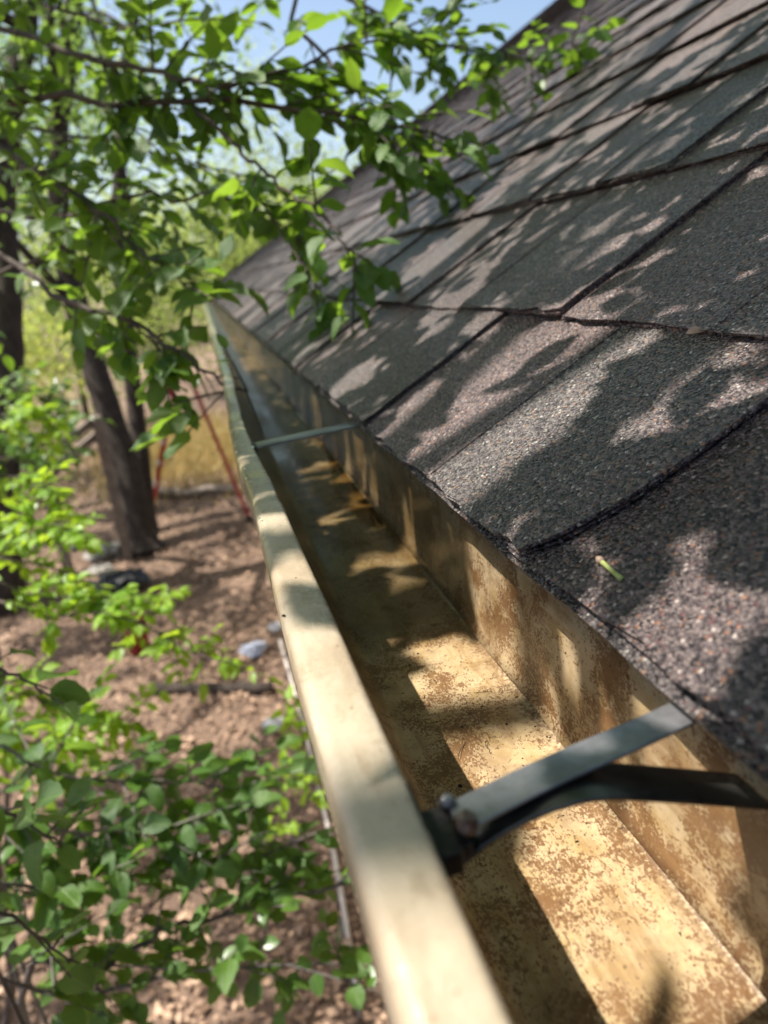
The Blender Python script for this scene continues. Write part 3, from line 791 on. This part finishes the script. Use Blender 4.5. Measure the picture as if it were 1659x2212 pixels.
shrub('bright_shrub', 'shrub with lime green small leaves in sun above the leaf litter', (-1.15, 2.0, 0), 'br', MAT['leaf_bright'], .27, .8, TPL,
      [([(-60, 1330, 1.55), (120, 1330, 1.5), (260, 1330, 1.45), (400, 1400, 1.42), (490, 1430, 1.40)], .005, .0015, 26, .07, 8, .036, .40),
       ([(-60, 1280, 1.5), (100, 1290, 1.5), (250, 1290, 1.5), (330, 1300, 1.5)], .004, .0015, 24, .07, 8, .036, .42),
       ([(-120, 1120, 1.7), (20, 1120, 1.65), (100, 1130, 1.6), (170, 1150, 1.58)], .004, .0015, 29, .07, 9, .036, .42),
       ([(-120, 1030, 1.8), (20, 1030, 1.75), (90, 1050, 1.7), (130, 1080, 1.7)], .004, .0015, 21, .07, 8, .036, .42),
       ([(-100, 930, 2.0), (10, 900, 1.95), (70, 880, 1.9), (120, 930, 1.9)], .004, .0015, 27, .09, 8, .038, .42),
       ([(-80, 1480, 1.5), (40, 1500, 1.5), (160, 1530, 1.5), (300, 1560, 1.5)], .004, .0015, 32, .09, 8, .036, .40),
       ([(-80, 1590, 1.4), (60, 1600, 1.4), (200, 1610, 1.4)], .004, .0015, 24, .09, 8, .036, .40),
       ([(-100, 1230, 1.6), (60, 1220, 1.6), (160, 1240, 1.6)], .004, .0015, 16, .07, 8, .036, .42)], MAT['twig'], 280)
shrub('leafy_shrub', 'dark green shrub with oval leaves on a grey stem, low beside the house', (-.72, 1.15, 0), 'lf', MAT['leaf_dark'], .34, .7, TPL_R,
      [([(60, 2085, 1.0), (190, 2110, 1.05), (300, 2035, 1.08), (420, 1990, 1.1), (600, 1950, 1.12), (780, 1895, 1.15)], .0065, .0028, 21, .13, 7, .040, .30),
       ([(-60, 1650, 1.05), (150, 1680, 1.1), (330, 1690, 1.15), (480, 1700, 1.2), (560, 1720, 1.2)], .004, .0013, 25, .13, 7, .040, .40),
       ([(-60, 1780, .95), (150, 1800, 1.0), (330, 1790, 1.1), (470, 1780, 1.15)], .004, .0013, 25, .13, 7, .040, .40),
       ([(-60, 1950, .9), (150, 1930, 1.0), (330, 1880, 1.1), (500, 1860, 1.15), (650, 1840, 1.2)], .004, .0013, 18, .13, 7, .040, .38),
       ([(-60, 2150, .85), (180, 2150, .95), (420, 2100, 1.0), (620, 2080, 1.05), (760, 2090, 1.1)], .004, .0013, 18, .13, 7, .040, .35)],
      MAT['greybranch'], 280)
shrub('glossy_shrub', 'few large rounded dark leaves of a shrub close to the gutter', (-.62, .45, 0), 'gl', MAT['leaf_dark'], .38, .65, TPL_R,
      [([(-160, 1420, .62), (-40, 1440, .62), (50, 1460, .62), (90, 1500, .62)], .0026, .001, 5, .03, 3, .034, .5),
       ([(-160, 1720, .58), (-30, 1740, .60), (60, 1780, .62), (130, 1830, .64)], .0026, .001, 5, .04, 3, .036, .5),
       ([(-160, 1900, .55), (-20, 1960, .58), (80, 2020, .6), (150, 2080, .62)], .0026, .001, 6, .05, 3, .038, .5)],
      MAT['twig'], 80)
shrub('small_leaf_shrub', 'pale shiny small leaved shrub behind the lime green one', (-2.6, 4.6, 0), 'sl', MAT['leaf_dark'], .30, .8, TPL,
      [([(-150, 830, 3.0), (0, 840, 3.0), (80, 850, 3.0), (160, 900, 3.0)], .007, .002, 26, .14, 9, .052, .35),
       ([(-150, 930, 2.9), (0, 930, 2.9), (70, 960, 2.9), (140, 970, 2.9)], .007, .002, 24, .14, 9, .052, .35),
       ([(-150, 1000, 2.8), (0, 990, 2.8), (80, 1000, 2.8)], .007, .002, 18, .14, 9, .052, .35)],
      MAT['twig'], 200)
shrub('sapling', 'thin sapling with sparse small leaves rising from the litter by the gutter', (.02, 3.0, 0), 'sp', MAT['leaf_bright'], .3, .8, TPL,
      [([(600, 1700, 2.0), (640, 1640, 2.0), (650, 1560, 2.0), (590, 1500, 2.0)], .003, .001, 9, .08, 5, .045, .3),
       ([(640, 1760, 1.9), (690, 1700, 1.9), (640, 1700, 1.9)], .003, .001, 7, .08, 5, .045, .3)], MAT['twig'], 80)

# ------------------------------------------------------------------ background trees
def crown_points(c, rad, n, clumps=18):
    c = np.asarray(c, float); rad = np.asarray(rad, float)
    cc = rand_dirs(clumps) * (rng.random(clumps)[:, None] ** .45) * rad + c
    k = rng.integers(clumps, size=n)
    return cc[k] + rng.normal(0, .27, (n, 3)) * rad
def tree(name, label, trunk, r0, r1, crowns, nleaf, lsize, mat, limbs=5, group=None, clumps=18, cat='tree'):
    trunk = np.asarray(trunk, float)
    root = thing(name, label, cat, trunk[0] * [1, 1, 0], group)
    P = spline(trunk, 30); rr = np.linspace(r0, r1, 30); rr[:3] *= np.array([1.9, 1.35, 1.1])
    P[2:-1] += rng.normal(0, r0 * .05, (27, 3))
    mb = MB().tube(P, rr, 12); part('trunk', mb.mesh('trunk', True), MAT['bark'], root)
    for k in range(limbs):
        i = rng.integers(14, 29); c, rad = crowns[k % len(crowns)]
        e_ = np.asarray(c) + rand_dirs(1)[0] * np.asarray(rad) * .7
        mb = MB().tube(spline([P[i], P[i] * .5 + e_ * .5 + [0, 0, .25], e_], 10), np.linspace(rr[i] * .5, .012, 10), 6)
        part('limb', mb.mesh('limb', True), MAT['bark'], root)
    Ps = np.concatenate([crown_points(c, rad, int(nleaf * q), clumps) for (c, rad), q in zip(crowns, np.full(len(crowns), 1 / len(crowns)))])
    Dn = rand_dirs(len(Ps), -.2); Nn = rng.normal(0, .6, (len(Ps), 3)); Nn[:, 2] += 1
    o = foliage('crown', Ps, Dn, Nn, rng.uniform(.6, 1.3, len(Ps)) * lsize, mat, root, TPL_S)
    return root
def tr_px(L, d): 
    P = [pt(x, y, d) for x, y in L]; g0 = P[0] + (P[0] - P[1]) / abs(P[0][2] - P[1][2]) * (P[0][2] + .05); return [g0] + P
t1 = tr_px([(305, 1150), (270, 1000), (215, 830), (160, 640), (130, 480), (125, 300), (150, 120), (170, -120)], 8.35)
tree('leaning_tree', 'dark barked tree leaning away from the gutter, thickest trunk on the litter', t1, .18, .10,
     [((-1.6, 8.6, 6.9), (1.6, 1.6, 1.1)), ((-2.6, 9.6, 4.9), (1.3, 1.0, .9)), ((-1.2, 9.4, 5.2), (1.0, 1.0, .6))], 3000, .10, MAT['leaf_far2'], 7)
t2 = tr_px([(318, 1120), (296, 900), (272, 700), (255, 520), (262, 300), (278, 120), (300, -80)], 8.9)
tree('twin_tree', 'slimmer dark tree growing right behind the leaning trunk', t2, .12, .07,
     [((-1.0, 10.5, 6.6), (2.0, 2.2, 1.2)), ((-1.5, 12.5, 5.2), (1.3, 1.0, .9))], 2200, .11, MAT['leaf_far2'], 5)
t3 = tr_px([(8, 1050), (14, 900), (18, 760), (14, 600), (6, 440), (20, 250), (52, 90), (62, -60)], 7.0)
tree('straight_tree', 'upright grey brown tree trunk beside the small leaved shrub', t3, .17, .11,
     [((-6.6, 5.6, 6.6), (1.8, 2.0, 1.3)), ((-2.7, 6.6, 4.6), (.9, .9, .8)), ((-2.4, 7.2, 3.6), (.7, .7, .6))], 2800, .09, MAT['leaf_far2'], 5)
def vnoise(x, y, cell, seed):
    g0 = np.random.default_rng(seed).random((256, 256)); u = x / cell + 500; v = y / cell + 500
    i = np.floor(u).astype(int); j = np.floor(v).astype(int); a = u - i; b = v - j; a = a * a * (3 - 2 * a); b = b * b * (3 - 2 * b)
    G = lambda p, q: g0[p % 256, q % 256]
    return (G(i, j) * (1 - a) + G(i + 1, j) * a) * (1 - b) + (G(i, j + 1) * (1 - a) + G(i + 1, j + 1) * a) * b
n = 30000
gx = rng.uniform(-3.4, .3, n); gy = rng.uniform(1.2, 11, n)
nv = .6 * vnoise(gx, gy, .75, 1) + .4 * vnoise(gx, gy, .28, 2); ok = nv > .55; gx = gx[ok]; gy = gy[ok]
hz = rng.uniform(4.6, 5.8, len(gx)); Pg = np.stack([gx, gy, np.zeros(len(gx))], 1) - SUNV[None] * (hz / -SUNV[2])[:, None]
ok = ~np.array([seen(p, 60)[0] for p in Pg]); Pg = Pg[ok]
o_t3 = [o for o in col.objects if o.name.startswith('straight_tree')][0]
Nn = rng.normal(0, .4, (len(Pg), 3)); Nn[:, 2] += 1
foliage('dapple_leaves', Pg, rand_dirs(len(Pg)) * [1, 1, .4], Nn, rng.uniform(.07, .12, len(Pg)), MAT['leaf_far2'], o_t3, TPL_S)  # unseen leaves added along the sun's path to dapple the ground
# understory bushes and trees behind, each of its own
LB = ['yellow green sunlit bush just behind the leaning trunk', 'low yellow green bush between the upright trunk and the rail', 'round yellow green bush beyond the leaning trunk', 'tall pale green bush behind the twin trunks', 'bushy green sapling tree behind the ladder', 'wide yellow green thicket bush far behind the wooden rail',
      'light green tree standing past the end of the roof', 'dense green tree behind the upright trunk', 'loose pale tree rising behind the straw grass patch', 'tall feathery tree against the sky beyond the roof end']
BG = [((-3.3, 12.6), 1.7, (1.1, .8, 1.3), 'yel', 2400, .09), ((-4.4, 11.6), 1.6, (1.1, .8, 1.4), 'yel', 2400, .09), ((-4.4, 15.5), 1.5, (1.7, 1.3, 1.5), 'far', 2200, .11), ((-3.0, 17.5), 2.2, (1.5, 1.4, 2.2), 'far', 2600, .12), ((-1.2, 20.0), 2.6, (1.6, 1.5, 2.4), 'far', 2600, .13), ((-7.2, 17.0), 2.0, (2.2, 1.6, 1.9), 'far2', 2600, .12),
      ((.6, 23.0), 3.4, (2.3, 1.8, 3.2), 'far', 3400, .14), ((-9.5, 21.0), 5.0, (2.8, 2.2, 4.2), 'far2', 3600, .15), ((-1.6, 24.0), 8.0, (3.4, 2.4, 3.6), 'far', 2600, .15), ((2.6, 29.0), 5.6, (3.0, 2.4, 3.8), 'far', 3800, .17)]
for (xy, zc, rad, kd, nl, ls), lb in zip(BG, LB):
    b0 = np.array([xy[0], xy[1], 0.])
    tree('understory_tree' if zc > 3 else 'bush', lb, [b0 + [0, 0, -.1], b0 + [.05, 0, zc * .5], b0 + [.1, .1, zc], b0 + [.1, .1, zc + rad[2] * .6]], .03 + .02 * zc, .02,
         [((xy[0], xy[1], zc + .1), rad)], nl, ls, MAT[dict(far='leaf_far', far2='leaf_far2', yel='leaf_sunlit')[kd]], 4, 'trees behind the yard', 20, 'tree' if zc > 3 else 'bush')
FB = [(-22, 38), (-15, 42), (-9, 37), (-3.5, 43), (2, 40), (7, 45), (13, 42), (20, 46)]
for i, (x, y) in enumerate(FB):
    b0 = np.array([x, y, 0.]); hgt = rng.uniform(8.5, 10.5)
    tree('far_tree', 'far green tree in the woodland line beyond the yard', [b0 + [0, 0, -.1], b0 + [.1, 0, hgt * .3], b0 + [.1, .1, hgt * .6], b0 + [0, 0, hgt * .85]], .22, .06,
         [((x, y, hgt * .55), (3.6, 2.6, hgt * .36))], 4200, .30, MAT['leaf_far'], 4, 'woodland line', 26)
    tree('far_bush', 'low green thicket under the far woodland trees', [b0 + [1.5, -4, -.1], b0 + [1.5, -4, .8], b0 + [1.6, -4, 1.6], b0 + [1.6, -4, 2.2]], .06, .02,
         [((x + 1.5, y - 4, 1.5), (3.4, 1.6, 1.5))], 2600, .20, MAT['leaf_far'], 3, 'woodland thicket', 18, 'bush')

# ------------------------------------------------------------------ litter, straw
n = 48000
P = np.stack([rng.uniform(-6, .55, n), 1.6 + rng.random(n) ** 1.35 * 13, np.zeros(n)], 1); P[:, 2] = gnoise(P[:, 0], P[:, 1]) + rng.uniform(.004, .03, n)
D = rand_dirs(n); D[:, 2] *= .35; Nn = rng.normal(0, .35, (n, 3)); Nn[:, 2] += 1
V, Q, T = scatter(TPL_S, P, frames(D, Nn), rng.uniform(.022, .065, n), rng.random(n))
o = link('leaf_litter', mesh_fast('leaf_litter', V, Q, T), MAT['litter']); tag(o, 'brown dry leaf litter covering the ground under the trees', 'leaf litter', kind='stuff')
n = 9000
P = np.stack([rng.normal(-.55, .75, n), rng.normal(13.2, 1.3, n), np.zeros(n)], 1); P[:, 2] = gnoise(P[:, 0], P[:, 1])
D = rng.normal(0, .5, (n, 3)); D[:, 2] = 1.0; Nn = rng.normal(0, 1, (n, 3))
V, Q, T = scatter(leaf_template(2, .05, .2, .3, 0, 0), P, frames(D, Nn), rng.uniform(.10, .34, n), rng.random(n))
o = link('dry_grass', mesh_fast('dry_grass', V, Q, T), MAT['straw']); tag(o, 'patch of straw coloured dry grass behind the ladder', 'grass', kind='stuff')

# ------------------------------------------------------------------ yard things
def gz(p): p = np.array(p, float); p[2] = gnoise(p[0], p[1]); return p
a = gz(ground(333, 1092)); b = gz(ground(535, 1115)); apex = (a + b) / 2; apex[2] = 2.1
apx = pt(402, 715, 9.0); apex[:2] = (apex[:2] + apx[:2]) / 2 if abs(apx[0] - apex[0]) < 1 else apex[:2]
ld = thing('step_ladder', 'red step ladder standing open behind the trees', 'ladder', (a + b) / 2)
sd = b - a; sd[2] = 0; sd /= np.linalg.norm(sd); wdir = (a + b) / 2; wdir[2] = 0; wdir /= np.linalg.norm(wdir)
for foot, nm, wd in ((a, 'front_rail', .22), (b, 'rear_rail', .20)):
    for sg in (-1, 1):
        mb = MB().bar(foot + wdir * wd * sg + [0, 0, .02], apex + wdir * .13 * sg, .05, .03, wdir); part(nm, mb.mesh(nm), MAT['red'], ld)
        mb = MB().box(foot + wdir * wd * sg + [0, 0, .025], (.08, .05, .05)); part('rubber_foot', mb.mesh('rubber_foot'), MAT['black'], ld)
for k in range(1, 7):
    f = k / 7; c = a * (1 - f) + apex * f; hw = .22 * (1 - f) + .13 * f
    mb = MB().bar(c - wdir * hw, c + wdir * hw, .075, .025); part('step', mb.mesh('step'), MAT['alu'], ld)
    if k % 2 == 0:
        c = b * (1 - f) + apex * f; mb = MB().bar(c - wdir * hw, c + wdir * hw, .025, .02); part('cross_brace', mb.mesh('cross_brace'), MAT['alu'], ld)
mb = MB().box(apex + [0, 0, .01], (.16, .34, .06)); part('top_cap', mb.mesh('top_cap'), MAT['red'], ld)

def log(name, label, p0, p1, r, mat, cat='log'):
    p0 = np.array(p0); p1 = np.array(p1); P = np.linspace(0, 1, 9)[:, None] * (p1 - p0) + p0; P[1:-1] += rng.normal(0, r * .12, (7, 3))
    mb = MB().tube(P, r * (1 + rng.normal(0, .06, 9)), 10); o = link(name, mb.mesh(name, True), mat); tag(o, label, cat); return o
p0 = gz(ground(330, 1080)); p1 = gz(ground(530, 1062)); log('fallen_log', 'straight fallen log lying between the ladder feet', p0 + [0, 0, .05], p1 + [0, 0, .05], .07, MAT['wood'])
p0 = gz(ground(330, 1500)); p1 = gz(ground(590, 1490)); log('garden_edging', 'dark half buried log edging in the shaded litter', p0 + [0, 0, .03], p1 + [0, 0, .03], .045, MAT['bark'])
# wooden rail by the left trees
rl = thing('wooden_rail', 'sloping grey wooden handrail with two boards on posts', 'rail', gz(ground(120, 1150)))
A0 = pt(60, 1025, 6.6); A1 = pt(205, 905, 7.6)
for dz, nm in ((0, 'rail_board'), (-.16, 'rail_board')):
    mb = MB().bar(A0 + [0, 0, dz], A1 + [0, 0, dz], .035, .09); part(nm, mb.mesh(nm), MAT['wood'], rl)
for f in (.08, .92):
    c = A0 * (1 - f) + A1 * f; mb = MB().bar([c[0] + .07, c[1], -.05], c + [.07, 0, .06], .09, .09, (0, 1, 0)); part('post', mb.mesh('post'), MAT['wood'], rl)
# bucket
bp = gz(ground(302, 1405))
bk = thing('bucket', 'red plastic bucket standing in the litter behind lime green leaves', 'bucket', bp)
mb = MB().tube([bp + [0, 0, .0], bp + [0, 0, .01], bp + [0, 0, .15], bp + [0, 0, .30], bp + [0, 0, .302], bp + [0, 0, .29], bp + [0, 0, .02]], np.array([.10, .115, .13, .145, .135, .132, .10]) * .75, 20); part('body', mb.mesh('body', True), MAT['bucket'], bk)
mb = MB().tube([bp + [.113 * math.cos(q), .02, .29 - .10 * math.sin(q)] for q in np.linspace(0, math.pi, 12)], .004, 6); part('handle', mb.mesh('handle', True), MAT['alu'], bk)
mb = MB().tube([bp + [0, 0, .29], bp + [0, 0, .30], bp + [0, 0, .31]], [.110, .114, .110], 20, False); part('rim', mb.mesh('rim', True), MAT['bucket'], bk)
def crumple(name, label, c, s, mat, cat, n=10, flat=.5):
    U = np.linspace(0, math.pi, n); W = np.linspace(0, 2 * math.pi, 2 * n + 1)[:-1]; V = []
    for u in U:
        for w_ in W:
            d = np.array([math.sin(u) * math.cos(w_), math.sin(u) * math.sin(w_), math.cos(u) * flat]); V.append(d * s * (1 + rng.normal(0, .16)))
    m2 = 2 * n; Q = [[i * m2 + j, (i + 1) * m2 + j, (i + 1) * m2 + (j + 1) % m2, i * m2 + (j + 1) % m2] for i in range(n - 1) for j in range(m2)]
    V = np.array(V) + np.asarray(c) + [0, 0, s * flat * .8]
    return tag(link(name, mesh_fast(name, V, np.array(Q), None, False), mat), label, cat)
crumple('plastic_bag', 'crumpled white plastic bag on the brown litter', gz(ground(592, 1560)), .075, MAT['white'], 'bag')
crumple('paper_scrap', 'small white paper scrap on the litter by the pale pipe', gz(ground(600, 1358)), .075, MAT['white'], 'paper', 8, .3)
crumple('rag', 'pale blue rag lying on the shaded litter', gz(ground(548, 1412)), .11, MAT['bluewhite'], 'rag', 9, .25)
crumple('plastic_sack', 'black plastic sack slumped near the leaning trunk', gz(ground(265, 1275)), .26, MAT['black'], 'sack', 10, .35)
for i, (x, y, s, lb) in enumerate([(235, 1195, .22, 'broad grey flat stone by the foot of the leaning trunk'), (215, 1235, .13, 'grey stone between the broad flat stone and the black sack'), (190, 1290, .15, 'rough grey stone beside the black sack'), (170, 1180, .12, 'small grey stone under the lime green shrub')]):
    crumple('stone', lb, gz(ground(x, y)), s, MAT['stone'], 'stone', 8, .4)
P = np.array([gz(ground(x, y)) + [0, 0, .03] for x, y in ((606, 1390), (632, 1480), (660, 1580), (695, 1730), (722, 1850), (742, 1960), (770, 2140))])
mb = MB().tube(spline(P, 30), .013, 8); tag(link('ground_pipe', mb.mesh('ground_pipe', True), MAT['pvc']), 'thin pale pipe lying along the house on the litter', 'pipe')
a = gz(ground(505, 1860)); 
for i, (x0, y0, x1, y1, lb) in enumerate([(780, 2210, 735, 1990, 'pale dead stick lying beside the thin pipe'), (330, 1840, 560, 1760, 'dead twig on the litter under the dark green shrub'), (440, 1640, 620, 1660, 'short dead stick on the litter near the plastic bag')]):
    log('stick', lb, gz(ground(x0, y0)) + [0, 0, .03], gz(ground(x1, y1)) + [0, 0, .03], .008, MAT['greybranch'], 'stick')

# ------------------------------------------------------------------ small bits on the roof and gutter
s_, y_ = roof_hit(1330, 1248); c = roof_pt(s_, y_, .0032)[0]
tw = thing('plant_stalk', 'short yellow green plant stalk lying on the shingle edge', 'stalk', c)
e1 = roof_pt(*roof_hit(1312, 1232), .0045)[0]; e2 = roof_pt(*roof_hit(1354, 1268), .0036)[0]
part('stem', MB().tube(np.linspace(0, 1, 6)[:, None] * (e2 - e1) + e1, [.0009, .0009, .0008, .0008, .0009, .0011], 7).mesh('stem', True), MAT['twiggreen'], tw)
part('bud', MB().tube([e1 + (e1 - e2) * .25, e1 + (e1 - e2) * .1, e1, e1 + (e2 - e1) * .1], [.0003, .0013, .0015, .0006], 8).mesh('bud', True), MAT['drybit'], tw)
s_, y_ = roof_hit(1490, 737); V, Q = leaf_template(6, .26, .5, .25, 0, 0)
c = roof_pt(s_, y_, .0042)[0]; F = frames(np.array([[.5, -.7, .25]]), np.array([[-.4, -.5, .8]]))[0]
o = link('dry_leaf', mesh_fast('dry_leaf', V @ F.T * .009 + c, Q), MAT['drybit']); tag(o, 'tiny tan dry leaf caught at a shingle edge', 'dry leaf')
mb = MB()
for x, y, s in ((605, 1140, .0012), (600, 1137, .0009), (645, 1252, .0012), (640, 1256, .0008), (640, 1228, .0007), (612, 1330, .0007)):
    c = at(x, y, 'Z', HC - .1074); mb.box(c, (s * 1.8, s, s * .6), np.linalg.qr(rng.normal(size=(3, 3)))[0] if False else None, s * .25)
o = link('lip_crumbs', mb.mesh('lip_crumbs'), MAT['blackbit']); tag(o, 'black crumbs of dirt on the gutter lip', 'dirt', kind='stuff')
mb = MB()
for k in range(90):
    y = rng.uniform(.08, .34); x = rng.uniform(.06, .115) if k % 3 else rng.normal(.1125, .001); s = abs(rng.normal(.0002, .0002)) + .0002
    mb.box((x, y, HC - .1952), (s * 1.6, s, s), None, s * .3)
for x, y, s in ((1370, 1870, .0007), (1470, 2020, .0009), (800, 1085, .0014), (880, 1185, .0016), (1245, 1818, .0006)):
    mb.box(at(x, y, 'Z', HC - .1948), (s * 1.6, s, s), None, s * .3)
o = link('gutter_grit', mb.mesh('gutter_grit'), MAT['blackbit']); tag(o, 'dark grit and specks lying on the gutter floor', 'grit', kind='stuff')

def mat_drop():
    m, t, b = new_mat('water_drop'); g = N(t)
    tr = g.n('BsdfTransparent'); gl = g.n('BsdfGlossy'); gl.inputs['Roughness'].default_value = .03
    fr = g.n('Fresnel'); fr.inputs[0].default_value = 1.5; mx = g.n('MixShader')
    g.l(fr.outputs[0], mx.inputs[0]); g.l(tr.outputs[0], mx.inputs[1]); g.l(gl.outputs[0], mx.inputs[2])
    g.l(mx.outputs[0], t.nodes['Material Output'].inputs[0]); return m
mb = MB()
for k in range(46):
    y = rng.uniform(.30, .62); f = rng.random(); x = np.interp(y, gys, lo) * (1 - f) + np.interp(y, gys, li) * f
    z = HC - .108 + np.interp(y, gys, dip) + .0003; rr = rng.uniform(.0004, .0013)
    mb.tube([[x, y, z - .0002], [x, y, z + rr * .25], [x, y, z + rr * .45], [x, y, z + rr * .55]], [rr, rr * .92, rr * .6, rr * .1], 9)
o = link('water_drops', mb.mesh('water_drops', True), mat_drop()); tag(o, 'small clear water drops beaded on the wet gutter lip', 'water drops', kind='stuff')

mb = MB()
for k in range(14):
    y = rng.uniform(.10, .33); x = rng.uniform(.058, .112); a0 = rng.uniform(0, 6.28); L = rng.uniform(.004, .014); P = []
    for q in range(7):
        P.append([x, y, HC - .1950 + .0006 * math.sin(q)]); x += L / 6 * math.cos(a0); y += L / 6 * math.sin(a0); a0 += rng.normal(0, .5); x = min(max(x, .054), .1125)
    mb.tube(P, .00014, 4)
o = link('fibres', mb.mesh('fibres', True), MAT['blackbit']); tag(o, 'fine dark plant fibres lying on the gutter floor', 'plant fibres', kind='stuff')
